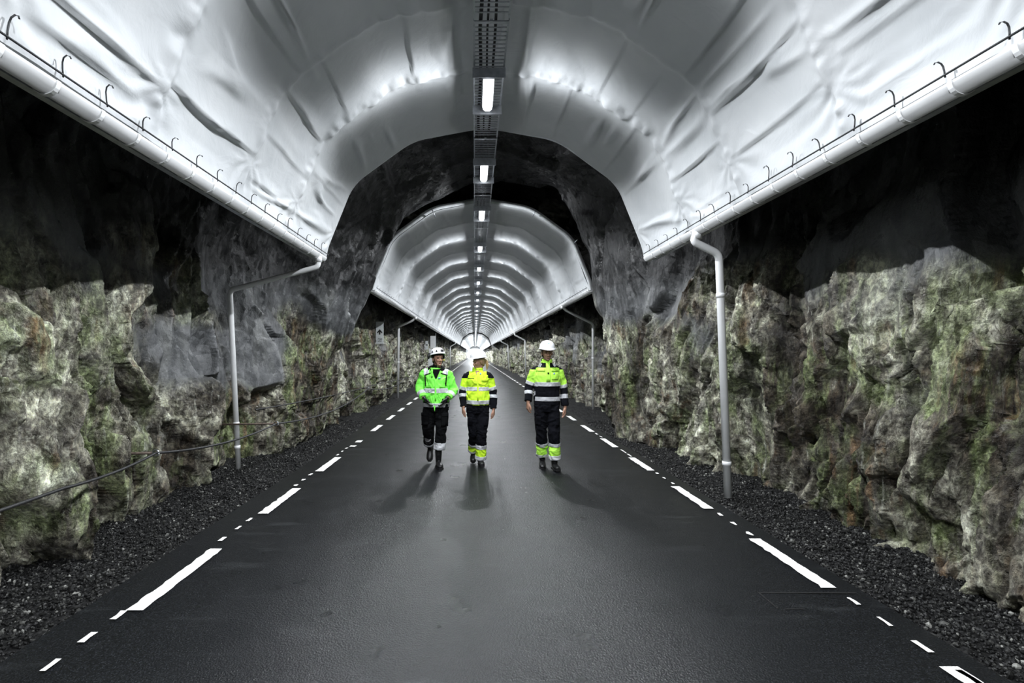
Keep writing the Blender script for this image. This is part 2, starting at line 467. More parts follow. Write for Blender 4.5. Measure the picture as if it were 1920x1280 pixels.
def build_rock(name, seg, rows, Y, label=None):
    C, D, ts = profile_at(Y, seg, rows)
    nY, nR = C.shape[:2]
    P = np.empty((nY, nR, 3)); P[..., 0] = C[..., 0]; P[..., 1] = Y[:, None]; P[..., 2] = C[..., 1]
    N2 = np.stack([D[..., 1], -D[..., 0]], -1); N2 /= np.linalg.norm(N2, axis=-1, keepdims=True) + 1e-9
    flat = P.reshape(-1, 3)
    d, shot = rock_disp(flat)
    crown = np.clip((flat[:, 2] - 4.2) / 1.0, 0, 1)
    d = d * (1 - 0.35 * crown)
    near_cap = np.interp(Y, [-9, 9.3, 10.2, 11.4, 12.3, 300], [1, 1, .55, .55, 1, 1])
    d = d * np.repeat(near_cap, nR)
    Nf = N2.reshape(-1, 2)
    flat = flat.copy()
    flat[:, 0] += d * Nf[:, 0]; flat[:, 2] += d * Nf[:, 1]
    flat[:, 1] += 0.10 * fbm(P.reshape(-1, 3) * 1.7, 2, 77)
    idx = np.arange(nY * nR).reshape(nY, nR)
    F = np.stack([idx[:-1, :-1], idx[:-1, 1:], idx[1:, 1:], idx[1:, :-1]], -1).reshape(-1, 4)
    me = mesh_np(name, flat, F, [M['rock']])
    a = me.attributes.new('shotcrete', 'FLOAT', 'POINT'); a.data.foreach_set('value', shot.astype(np.float32))
    o = link(name, me); tag(o, label, None, None, 'structure')
    return o

Ywall = np.concatenate([np.arange(-8.6, 1.3, 0.12), ysteps(1.4, 14, 0.010, 0.0035)[:-1], ysteps(14.03, 206, 0.05, 0.010)])
Yceil = np.concatenate([np.arange(-8.6, 5.0, 0.15), ysteps(5.1, 13, 0.03, 0.004)[:-1], ysteps(13.05, 206, 0.2, 0.02)])
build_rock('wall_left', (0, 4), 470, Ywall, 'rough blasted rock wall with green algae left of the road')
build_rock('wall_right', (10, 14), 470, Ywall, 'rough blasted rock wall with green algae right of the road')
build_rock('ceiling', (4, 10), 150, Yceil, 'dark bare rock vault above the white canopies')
# end of the bore, closed by a white sheet added for the far glow
mb = MB(); mb.box((CX, 206.5, 3), (9, 1, 8)); e = mb.build('added_end_wall', M['fabric']); tag(e, 'white sheet wall added at the far end of the tunnel for a bright glow', None, None, 'structure')
mb = MB(); mb.box((CX, -9.0, 3), (9, .4, 8)); e = mb.build('wall_front', M['rock']); tag(e, 'tunnel behind the camera', None, None, 'structure')

# ------------------------------------------------------------------ road
AL, AR = -2.64, 2.80
def strip(name, xs, Y, zf, mat, parent=None):
    X, YY = np.meshgrid(xs, Y)
    V = np.stack([X, YY, zf(X, YY)], -1).reshape(-1, 3)
    idx = np.arange(V.shape[0]).reshape(X.shape)
    F = np.stack([idx[:-1, :-1], idx[:-1, 1:], idx[1:, 1:], idx[1:, :-1]], -1).reshape(-1, 4)
    return link(name, mesh_np(name, V, F, [mat]), parent)
Yr = ysteps(1.0, 206, 0.05, 0.05); Yr = np.concatenate([np.arange(-8.6, 1, 0.4), Yr])
xs = np.linspace(AL, AR, 30)
fl = strip('floor', xs, Yr, lambda X, Y: -0.012 * ((np.abs(X - CX) / 2.7) ** 6) + 0 * Y, M['asphalt'])
tag(fl, 'dark asphalt road running down the tunnel', None, None, 'structure')
# shoulders of gravel
def shoulder_z(side):
    def f(X, Y):
        e = (AL - X) if side < 0 else (X - AR)
        p = np.stack([X.ravel() * 6, Y.ravel() * 6, 0 * X.ravel()], 1)
        q = p * 6
        n = fbm(p, 3, 71).reshape(X.shape) * 0.03 + fbm(q, 2, 72).reshape(X.shape) * 0.012
        return -0.03 + np.clip(e, 0, 1.5) * 0.05 + n * np.clip(e / .1, 0, 1) - 0.03 * np.exp(-(e / .05) ** 2)
    return f
Yg = np.concatenate([np.arange(-8.6, 1.4, 0.3), ysteps(1.5, 206, 0.02, 0.01)])
ZS = {}
for side, nm in ((-1, 'left'), (1, 'right')):
    xs = np.linspace(AL + .03, AL - 1.9, 80) if side < 0 else np.linspace(AR - .03, AR + 1.6, 70)
    ZS[side] = shoulder_z(side)
    if side < 0: xs = xs[::-1]
    g = strip('gravel_shoulder', xs, Yg, ZS[side], M['gravel_bed'])
    tag(g, 'dark gravel strip between asphalt and %s rock wall' % nm, 'gravel', None, 'structure')
# loose stones lying on the shoulders (nobody could count them)
ico = bmesh.new(); bmesh.ops.create_icosphere(ico, subdivisions=1, radius=1.0)
icv = np.array([v.co[:] for v in ico.verts]); icf = np.array([[v.index for v in f.verts] for f in ico.faces]); ico.free()
for side, nm in ((-1, 'left'), (1, 'right')):
    n = 17000
    u = rng.random(n)
    y = 1.7 * (13.0 / 1.7) ** u
    w = rng.random(n) ** 0.85
    x = (AL + .05 - w * 1.15) if side < 0 else (AR - .05 + w * 1.0)
    z = ZS[side](x[None, :], y[None, :])[0]
    sz = rng.uniform(0.006, 0.015, n) * np.where(rng.random(n) > .96, 1.7, 1)
    sc = rng.uniform(.55, 1.25, (n, 3)) * sz[:, None]
    ang = rng.uniform(0, 6.28, n)
    V = icv[None] * (1 + rng.uniform(-.25, .25, (n, len(icv), 1))) * sc[:, None, :]
    c, s = np.cos(ang)[:, None], np.sin(ang)[:, None]
    V = np.stack([V[..., 0] * c - V[..., 1] * s, V[..., 0] * s + V[..., 1] * c, V[..., 2]], -1)
    V += np.stack([x, y, z + sz * .35], -1)[:, None, :]
    F = (icf[None] + (np.arange(n) * len(icv))[:, None, None]).reshape(-1, 3)
    o = link('gravel', mesh_np('gravel', V.reshape(-1, 3), F, [M['gravel']], smooth=False))
    tag(o, 'loose dark gravel stones along the foot of the %s rock wall' % nm, 'gravel', None, 'stuff')

# painted edge lines
def dash(x0, x1, y0, y1, seed, nm='painted_dash', parent=fl, wob=0.006):
    r = np.random.default_rng(seed)
    n = max(3, int((y1 - y0) / .05)); Y = np.linspace(y0, y1, n)
    a = x0 + r.normal(0, wob, n) ; b = x1 + r.normal(0, wob * .5, n)
    V = [(a[i], Y[i], .004) for i in range(n)] + [(b[i], Y[i], .004) for i in range(n)]
    F = [(i, n + i, n + i + 1, i + 1) for i in range(n - 1)]
    return V, F
LD = [(3.353, 4.416), (5.39, 6.407), (7.337, 8.348), (9.28, 9.42), (9.75, 9.98), (11.19, 12.15)] + [(13.12 + 1.93 * k, 14.1 + 1.93 * k) for k in range(99)]
RD = [(1.75, 2.75), (3.676, 4.66), (5.56, 6.5), (7.39, 8.32), (9.24, 10.2), (11.08, 12.1)] + [(12.98 + 1.9 * k, 13.95 + 1.9 * k) for k in range(101)]
for side, D, xa, xb in ((-1, LD, -2.31, -2.20), (1, RD, 2.525, 2.63)):
    far = MB()
    for k, (a, b) in enumerate(D):
        V, F = dash(xa, xb, a, b, k + 40 * side + 100)
        if k < 16:
            m = MB(); m.add(V, F); m.build('painted_dash', M['paint'], fl)
        else: far.add(V, F)
    o = far.build('painted_dash', M['paint'], fl); o['kind'] = 'stuff'
    o['label'] = 'far dashes of the %s edge line' % ('left' if side < 0 else 'right')
# thin worn remains of the old line between the dashes
SL = [(2.71, 2.82), (2.98, 3.09), (3.24, 3.35), (4.60, 4.70), (4.91, 5.00), (5.15, 5.25), (6.52, 6.60), (6.80, 6.88), (7.10, 7.20), (8.5, 8.6), (8.8, 8.9), (9.1, 9.2)]
SR = [(1.9, 2.02), (2.2, 2.32), (2.58, 2.72), (2.88, 3.0), (3.16, 3.27), (3.43, 3.53), (4.74, 4.84), (5.03, 5.12), (5.32, 5.41), (6.62, 6.7), (6.9, 6.98), (7.18, 7.26), (8.4, 8.62), (8.7, 9.0), (10.35, 10.5), (10.7, 10.9)]
for S, x0, x1 in ((SL, -2.335, -2.30), (SR, 2.59, 2.62)):
    for k, (a, b) in enumerate(S):
        V, F = dash(x0, x1, a, b, k + 7); m = MB(); m.add(V, F); m.build('worn_paint_mark', M['paint'], fl)
# asphalt patch with a cut edge on the right
m = MB()
x0, y0, x1, y1 = 2.02, 3.38, 2.52, 3.60
for (a, b, c, d) in ((x0, y1, x1 + .2, y1 + .012), (x0, y0, x0 + .012, y1), (x0 + .05, y0 - .012, x0 + .17, y0)):
    m.add([(a, b, .002), (c, b, .002), (c, d, .002), (a, d, .002)], [(0, 1, 2, 3)])
m.build('asphalt_cut_seam', M['black_paint'], fl)

# ------------------------------------------------------------------ canopies
PR = np.array([(-2.445, 1.44), (-2.40, 1.66), (-2.02, 2.60), (-1.10, 3.27), (0, 3.47), (1.10, 3.27), (2.02, 2.60), (2.40, 1.66), (2.445, 1.44)])
def canopy_profile(n):
    # arc length resample of a softly rounded polygon
    P = PR.copy()
    fine = []
    for i in range(len(P) - 1):
        for t in np.linspace(0, 1, 40, endpoint=False): fine.append(P[i] * (1 - t) + P[i + 1] * t)
    fine.append(P[-1]); fine = np.array(fine)
    k = np.ones(17) / 17
    pad = np.pad(fine, ((8, 8), (0, 0)), mode='edge')
    sm = np.stack([np.convolve(pad[:, c], k, 'valid') for c in (0, 1)], 1)
    s = np.concatenate([[0], np.cumsum(np.linalg.norm(np.diff(sm, axis=0), axis=1))])
    u = np.linspace(0, s[-1], n)
    C = np.stack([np.interp(u, s, sm[:, c]) for c in (0, 1)], 1)
    T = np.gradient(C, axis=0); T /= np.linalg.norm(T, axis=1)[:, None]
    Nrm = np.stack([-T[:, 1], T[:, 0]], 1)      # outward (up at the crown)
    return u, C, Nrm, s[-1]

def canopy(name, y0, y1, strong, weak, Y, nu, label, xs=1.0, lip0=False, lip1=False, fold=1.0):
    root = empty(name, (CX, y0, 0), label, 'canopy')
    u, C, Nn, L = canopy_profile(nu)
    Y = Y[(Y > y0 + .001) & (Y < y1 - .001)]; Y = np.concatenate([[y0], Y, [y1]])
    U, YY = np.meshgrid(u, Y)
    strong = np.array(strong); weak = np.array(weak); ribs = np.sort(np.concatenate([strong, weak, [y0, y1]]))
    ds = np.min(np.abs(Y[:, None] - strong[None, :]), 1); dw = np.min(np.abs(Y[:, None] - weak[None, :]), 1)
    j = np.clip(np.searchsorted(ribs, Y, 'right') - 1, 0, len(ribs) - 2)
    f = (Y - ribs[j]) / (ribs[j + 1] - ribs[j])
    bay = np.sin(np.pi * np.clip(f, 0, 1)) ** 1.1
    edge = np.clip((np.minimum(U, L - U) - .02) / .4, 0, 1)          # taut along the gutter
    out = (0.06 * bay)[:, None] * (0.25 + .75 * edge)
    out -= (0.022 * np.exp(-(ds / .05) ** 2) + 0.02 * np.exp(-(dw / .05) ** 2))[:, None]
    p = np.stack([U.ravel(), YY.ravel(), 0 * U.ravel()], 1)
    # rope-like puckers on the seams
    puck = fbm(p * np.array([9, 5, 1]), 2, 81).reshape(U.shape)
    out *= (np.clip(edge * 1.6, 0, 1))
    out += puck * (0.045 * np.exp(-(ds / .10) ** 2) + 0.03 * np.exp(-(dw / .08) ** 2))[:, None]
    # long creases between the ribs
    r = fbm(p * np.array([2.2, .30, 1]) + np.array([0, y0, 0]), 3, 83).reshape(U.shape)
    crease = np.exp(-(r / .07) ** 2)
    gate = np.clip(fbm(p * np.array([1.2, 1.1, 1]) + 3, 2, 85).reshape(U.shape) * 3 + .4, 0, 1)
    out -= fold * 0.055 * crease * gate * bay[:, None]
    # pulled folds: sharp on one side, running along the tunnel
    bid = j[:, None] * 1.0 + 0 * U
    ph = U / 0.46 + _hash(bid.astype(np.int64).ravel(), np.zeros(U.size, np.int64), np.zeros(U.size, np.int64), 5).reshape(U.shape) + .10 * fbm(p * np.array([.3, 1.5, 1]), 2, 93).reshape(U.shape)
    ci = np.floor(ph); cf = ph - ci
    rnd = _hash(ci.astype(np.int64).ravel(), bid.astype(np.int64).ravel(), np.zeros(U.size, np.int64), 9).reshape(U.shape)
    sgn = np.where(U < L / 2, 1, -1); cf = np.where(sgn > 0, cf, 1 - cf)
    fy = np.clip(f, 0, 1)[:, None]; env = (np.clip(fy * (1 - fy) * 4, 0, 1) ** .8) * np.clip(edge * 1.3, 0, 1)
    out -= fold * (0.075 * np.clip(rnd - .35, 0, 1) / .65) * np.exp(-cf / (.16 + .2 * rnd)) * np.clip(cf / .05, 0, 1) * env
    out += 0.025 * fbm(p * np.array([1.1, .9, 1]), 3, 87).reshape(U.shape)
    # fan folds where the ribs come down to the gutter
    dr = np.minimum(ds, dw)[:, None]; de = np.minimum(U, L - U)
    yy = (YY - ribs[np.clip(np.searchsorted(ribs, YY) - 1, 0, len(ribs) - 1)])
    near = np.min(np.abs(YY[..., None] - ribs[None, None, :]), -1) if YY.size * len(ribs) < 4e7 else dr + 0 * U
    ang = np.arctan2(near, np.abs(de - .42) + .02)
    out += 0.009 * np.sin(ang * 11 + fbm(p * 2, 2, 90).reshape(U.shape) * 6) * np.exp(-((de - .25) / .22) ** 2) * np.exp(-(near / .45) ** 2)
    out *= np.clip(np.minimum(U, L - U) / .10, 0, 1)
    X = C[None, :, 0] * xs + Nn[None, :, 0] * out; Z = 1.7 + C[None, :, 1] + Nn[None, :, 1] * out
    V = np.stack([X, YY - y0, Z], -1).reshape(-1, 3)
    idx = np.arange(V.shape[0]).reshape(U.shape)
    F = np.stack([idx[:-1, :-1], idx[:-1, 1:], idx[1:, 1:], idx[1:, :-1]], -1).reshape(-1, 4)
    o = link('sheet', mesh_np('sheet', V, F, [M['fabric']]), root)
    # welded hem at open ends
    for (has, yy, s) in ((lip0, 0.0, -1), (lip1, y1 - y0, 1)):
        if not has: continue
        m = MB(); n = len(C)
        A = np.stack([C[:, 0] * xs, np.full(n, yy), 1.7 + C[:, 1]], 1)
        B = np.stack([(C + Nn * .10)[:, 0] * xs, np.full(n, yy + s * .0 + .015), 1.7 + (C + Nn * .10)[:, 1]], 1)
        A2 = A + np.array([0, s * .02, 0]) ; B2 = B + np.array([0, s * .02, 0])
        Vv = np.concatenate([A, A2, B2, B]); Ff = []
        for k in range(4):
            for i in range(n - 1):
                a = k * n + i; b = ((k + 1) % 4) * n + i
                Ff.append((a, a + 1, b + 1, b))
        m.add(Vv, Ff); m.build('hem', M['seam'], root, smooth=True)
    return root

Ync = np.concatenate([np.arange(-8.5, 1.8, .08), np.arange(1.8, 7.75, .022)])
near_strong = [6.12 + 2.613 * k for k in range(-5, 1)]; near_weak = [4.90 + 2.613 * k for k in range(-5, 1)]
near_c = canopy('tunnel_canopy', -8.5, 7.74, near_strong, near_weak, Ync, 330,
                'white sheet canopy overhead, nearest one, ending before the bare rock arch', lip1=True)
f1 = 11.5
Yfc = np.concatenate([np.arange(11.5, 30, .035), np.arange(30, 78.6, .09)])
fs = [14.85 + 3.5 * k for k in range(0, 19)]; fw = [13.1 + 3.5 * k for k in range(0, 19)]
far_c = canopy('tunnel_canopy', f1, 78.5, fs, fw, Yfc, 200, 'long ribbed white sheet canopy beyond the bare rock arch, behind the workers', lip0=True, lip1=True, fold=.3)
Y3 = np.arange(83.5, 204, .25)
f3 = [84.85 + 3.5 * k for k in range(0, 34)]; w3 = [86.6 + 3.5 * k for k in range(0, 33)]
end_c = canopy('tunnel_canopy', 83.5, 204.5, f3, w3, Y3, 90, 'small farthest white canopy at the end of the tunnel', lip0=True)

# dark cords lying along the sheet of the near canopy
def canopy_cord(px_pts, name):
    pts = [at(*p) for p in px_pts]
    m = MB(); m.tube([(x - CX, y + 8.5, z) for x, y, z in pts], 0.004, 6)
    m.build(name, M['dark_steel'], near_c, smooth=True)
canopy_cord([(330, -30, 3.62), (318, 0, 3.72), (206, 80, 3.68), (245, 116, 3.72), (240, 150, 3.6), (236, 182, 3.45)], 'cord')
canopy_cord([(1530, -25, 3.85), (1546, 0, 3.85), (1562, 28, 3.8), (1572, 60, 3.8), (1596, 120, 3.6), (1612, 145, 3.55), (1619, 165, 3.5)], 'cord')

# hanger rods of the far canopy's open end
for (a, b) in (((816.7, 408), (809, 390)), ((998.7, 406), (1005, 393)), ((1076, 456), (1083, 449)), ((1114, 534), (1136, 533))):
    p, q = at(a[0], a[1], 11.45), at(b[0], b[1], 11.35)
    m = MB(); m.tube([(p[0] - CX, p[1] - f1, p[2]), (q[0] - CX, q[1] - f1, q[2])], 0.012, 8)
    m.build('hanger_rod', M['galv'], far_c, smooth=True)

# ------------------------------------------------------------------ gutters
def gutter(side, y0, y1, label, n_ind, step, nfar):
    x = CX + side * 2.455
    root = empty('rain_gutter', (x, y0, 3.20), label, 'gutter')
    R = 0.068; n = 14
    # half round trough, 3 mm wall
    m = MB(); A = []
    for r in (R, R - .006):
        for i in range(n + 1):
            a = math.pi + math.pi * i / n; A.append((r * math.cos(a), r * math.sin(a)))
    Yl = [0, y1 - y0]
    V = [(p[0] + side * .03, yy, p[1] - .02) for yy in Yl for p in A]; k = len(A); F = []
    for i in range(n):
        F.append((i, i + 1, k + i + 1, k + i)); F.append((n + 1 + i + 1, n + 1 + i, k + n + 1 + i, k + n + 2 + i))
    F.append((0, k, k + n + 1, n + 1)); F.append((n, n + n + 1, k + n + n + 1, k + n))
    for c in (0, k):
        for i in range(n): F.append((c + i, c + n + 1 + i, c + n + 2 + i, c + i + 1))
    m.add(V, F); m.build('trough', M['white_metal'], root, smooth=True)
    for yy in (0.0, y1 - y0):
        m = MB(); m.add([(R * math.cos(math.pi + math.pi * i / n) + side * .03, yy, R * math.sin(math.pi + math.pi * i / n) - .02) for i in range(n + 1)], [tuple(range(n + 1))])
        m.build('end_cap', M['white_metal'], root)
    m = MB(); m.tube([(-side * .065, 0, .015), (-side * .065, y1 - y0, .015)], .006, 8)
    m.build('rail', M['dark_steel'], root, smooth=True)
    m = MB(); m.box((side * .12, (y1 - y0) / 2, -.045), (.05, y1 - y0, .05)); m.build('carrier_profile', M['galv'], root)
    # bracket: white strap under the trough, dark hook standing on the rail
    mb = MB(); pts = [((R + .006) * math.cos(math.pi + math.pi * i / 12) + side * .03, 0, (R + .006) * math.sin(math.pi + math.pi * i / 12) - .02) for i in range(13)]
    for i in range(12):
        a, b = pts[i], pts[i + 1]
        mb.add([(a[0], -.014, a[2]), (b[0], -.014, b[2]), (b[0], .014, b[2]), (a[0], .014, a[2]),
                (a[0] * 1.0, -.014, a[2] - .005), (b[0], -.014, b[2] - .005), (b[0], .014, b[2] - .005), (a[0], .014, a[2] - .005)],
               [(0, 3, 2, 1), (4, 5, 6, 7), (0, 1, 5, 4), (3, 7, 6, 2), (0, 4, 7, 3), (1, 2, 6, 5)])
    hk = MB()
    s = -side
    hp = [(s * .065, 0, .0), (s * .066, 0, .05), (s * .069, 0, .095), (s * .078, 0, .125), (s * .096, 0, .140), (s * .113, 0, .132), (s * .117, 0, .118)]
    hk.tube(hp, 0.0045, 6)
    me_b = me_h = None
    yb = .16; i = 0
    sr = np.random.default_rng(11 + side)
    while yb < y1 - y0 - .05 and i < n_ind:
        if me_b is None:
            b = mb.build('bracket', M['white_metal'], root, (0, yb, 0)); me_b = b.data
            h = hk.build('hook', M['dark_steel'], b, smooth=True); me_h = h.data
        else:
            b = link('bracket', me_b, root, (0, yb, 0)); h = link('hook', me_h, b)
        hs = 1.0 if y0 < 5 else .62; h.scale = (hs, 1, hs * sr.uniform(.6, .95)); h.rotation_euler = (sr.uniform(-.25, .25), 0, 0)
        h.location.z = -.0
        yb += step; i += 1
    if nfar:
        fb = MB()
        while yb < nfar:
            for q in (0,):
                for v, f in zip(mb.v, [mb.f[k * 6:(k + 1) * 6] for k in range(12)]):
                    pass
            fb.box((side * .03, yb, -.115), (.09, .028, .012)); fb.box((side * -.06, yb, -.06), (.012, .028, .09))
            yb += step
        o = fb.build('bracket', M['white_metal'], root); o['kind'] = 'stuff'; o['label'] = 'far gutter brackets'
    return root
gutter(-1, .6, 7.72, 'white half-round rain gutter along the left edge of the nearest canopy', 60, .33, 0)
gutter(1, .6, 7.72, 'white half-round rain gutter along the right edge of the nearest canopy', 60, .33, 0)
gutter(-1, 11.5, 78.4, 'white rain gutter along the left edge of the canopy behind the workers', 40, .33, 45)
gutter(1, 11.5, 78.4, 'white rain gutter along the right edge of the canopy behind the workers', 40, .33, 45)

# ------------------------------------------------------------------ downpipes
def smooth_path(pts, r=.07, n=6):
    P = [np.array(p, float) for p in pts]; out = [P[0]]
    for i in range(1, len(P) - 1):
        a, b, c = P[i - 1], P[i], P[i + 1]
        u = (a - b) / np.linalg.norm(a - b); v = (c - b) / np.linalg.norm(c - b)
        p, q = b + u * r, b + v * r
        for t in np.linspace(0, 1, n): out.append((1 - t) ** 2 * p + 2 * t * (1 - t) * b + t * t * q)
    out.append(P[-1]); return out
def downpipe(pts, r, label, joints=()):
    base = pts[-1]
    root = empty('downpipe', base, label, 'drainpipe', None)
    off = np.array(base)
    m = MB(); m.tube([np.array(p) - off for p in smooth_path(pts)], r, 14)
    m.build('pipe', M['white_metal'], root, smooth=True)
    top = np.array(pts[0]) - off
    m = MB(); m.tube([top + (0, 0, .02), top - (0, 0, .06)], r * 1.3, 14); m.build('outlet_collar', M['white_metal'], root, smooth=True)
    a, b = np.array(pts[-2]), np.array(pts[-1])
    for t in joints:
        c = a * (1 - t) + b * t - off; d = (b - a) / np.linalg.norm(b - a)
        m = MB(); m.tube([c - d * .025, c + d * .025], r * 1.14, 14); m.build('pipe_joint', M['white_metal'], root, smooth=True)
    return root
downpipe([(CX - 2.46, 7.45, 3.12), at(597, 500, 7.45), at(431, 544, 7.46), at(447, 878, 7.46)], .038, 'white downpipe against the left rock wall, nearest on the left', (.75, .88))
downpipe([(CX + 2.46, 5.96, 3.12), at(1298, 452, 5.96), at(1348, 476, 5.96), at(1365, 932, 5.98)], .044, 'white downpipe against the right rock wall, nearest on the right', (.17, .86))
downpipe([(CX - 2.46, 19.6, 3.12), at(773, 601, 19.6), at(747, 612, 19.7), at(746, 746, 19.7)], .05, 'thin white downpipe on the left wall beside the arrow sign', (.5,))
downpipe([(CX + 2.46, 15.1, 3.12), at(1062, 582, 15.2), at(1112, 607, 15.4), at(1112, 768, 15.5)], .04, 'white downpipe on the right wall behind the worker walking alone', (.4,))
downpipe([(CX + 2.46, 33, 3.12), (CX + 2.46, 33, 2.95), (3.3, 33, 2.6), (3.35, 33, 0.0)], .05, 'far white downpipe on the right wall, left of the lone worker', ())
downpipe([(CX + 2.46, 50, 3.12), (CX + 2.46, 50, 2.95), (3.3, 50, 2.6), (3.4, 50, 0.0)], .06, 'farthest white downpipe on the right wall, small and thin', ())
downpipe([(CX - 2.46, 60, 3.12), (CX - 2.46, 60, 2.95), (-2.9, 60, 2.6), (-2.88, 60, 0.0)], .06, 'farthest white downpipe on the left wall, between two workers', ())

# ------------------------------------------------------------------ cable tray and lamps
TZ = 1.7 + 3.19
TXW = .172
def tray_section(y0, y1, first, proto=None):
    L = y1 - y0
    root = empty('cable_tray', (CX, y0, TZ))
    for s in (-1, 1):
        m = MB(); m.box((s * TXW, L / 2, .025), (.006, L - .01, .06)); m.box((s * (TXW - .008), L / 2, -.004), (.018, L - .01, .004))
        m.build('side_rail', M['galv'], root)
    m = MB(); n = int(L / .067)
    for k in range(n): m.box((0, .05 + k * .067, .0), (2 * TXW - .01, .014, .008))
    m.build('rungs', M['galv'], root)
    m = MB(); m.box((-.09, .02, -.012), (.15, .035, .012)); m.box((.09, .02, -.012), (.15, .035, .012)); m.box((0, .02, .0), (.03, .03, .02))
    m.build('joint_bar', M['galv'], root)
    return root
def copy_tree(o, parent=None):
    c = o.copy(); col.objects.link(c); c.parent = parent
    for k in list(o.children): copy_tree(k, c)
    return c
J1 = [4.82 + 2.63 * k for k in range(-5, 4)] ; J2 = [12.71 + 3.5 * k for k in range(0, 56)]
J = J1[:-1] + J2
pa = tray_section(0, 2.61, True); pb = tray_section(0, 3.49, False)
usedA = usedB = False
for k in range(len(J) - 1):
    L = J[k + 1] - J[k]
    if L < 3: o = pa if not usedA else copy_tree(pa); usedA = True
    else: o = pb if not usedB else copy_tree(pb); usedB = True
    o.location = (CX, J[k], TZ)
    nearlab = {2: 'galvanised cable tray section nearest the camera, at the top edge of the photo', 3: 'galvanised cable tray section in front of the brightest lamp',
               4: 'galvanised cable tray section just past the brightest lamp', 5: 'galvanised cable tray section under the bare rock arch', 6: 'galvanised cable tray section at the mouth of the far canopy'}
    j = int(round((J[k] - 4.82) / 2.63)) if J[k] < 12 else None
    o['category'] = 'cable tray'; o['group'] = 'cable tray sections along the tunnel crown'
    if j is not None and j in (-1, 0, 1, 2): o['label'] = {-1: nearlab[2], 0: nearlab[3], 1: nearlab[4], 2: nearlab[5]}[j]
    elif J[k] > 12 and J[k] < 13: o['label'] = nearlab[6]
    elif 13 < J[k] < 32:
        w_ = ('fourth and fifth', 'fifth and sixth', 'sixth and seventh', 'seventh and eighth', 'eighth and ninth', 'ninth and tenth')[int(round((J[k] - 16.21) / 3.5))]
        o['label'] = 'small cable tray section hanging between the %s ceiling lamps' % w_
    elif J[k] < 4: o['label'] = 'galvanised cable tray section above the camera'
    else: o['label'] = 'small distant cable tray section under the far canopies'
# cables lying in the tray
for dx, r, lab in ((-.10, .018, 'thick black cable on the left side of the tray'), (-.03, .011, 'thin black cable near the middle of the tray'), (.045, .014, 'black cable right of the middle of the tray')):
    pts = []
    rr = np.random.default_rng(int(abs(dx) * 1000))
    for y in np.concatenate([np.arange(-8, 40, .5), np.arange(40, 204, 20)]):
        pts.append((CX + dx + rr.normal(0, .006), y, TZ + .009 + r + abs(rr.normal(0, .002))))
    m = MB(); m.tube(pts, r, 8); o = m.build('power_cable', M['black_rubber'], smooth=True); tag(o, lab, 'cable', 'cables in the crown tray')

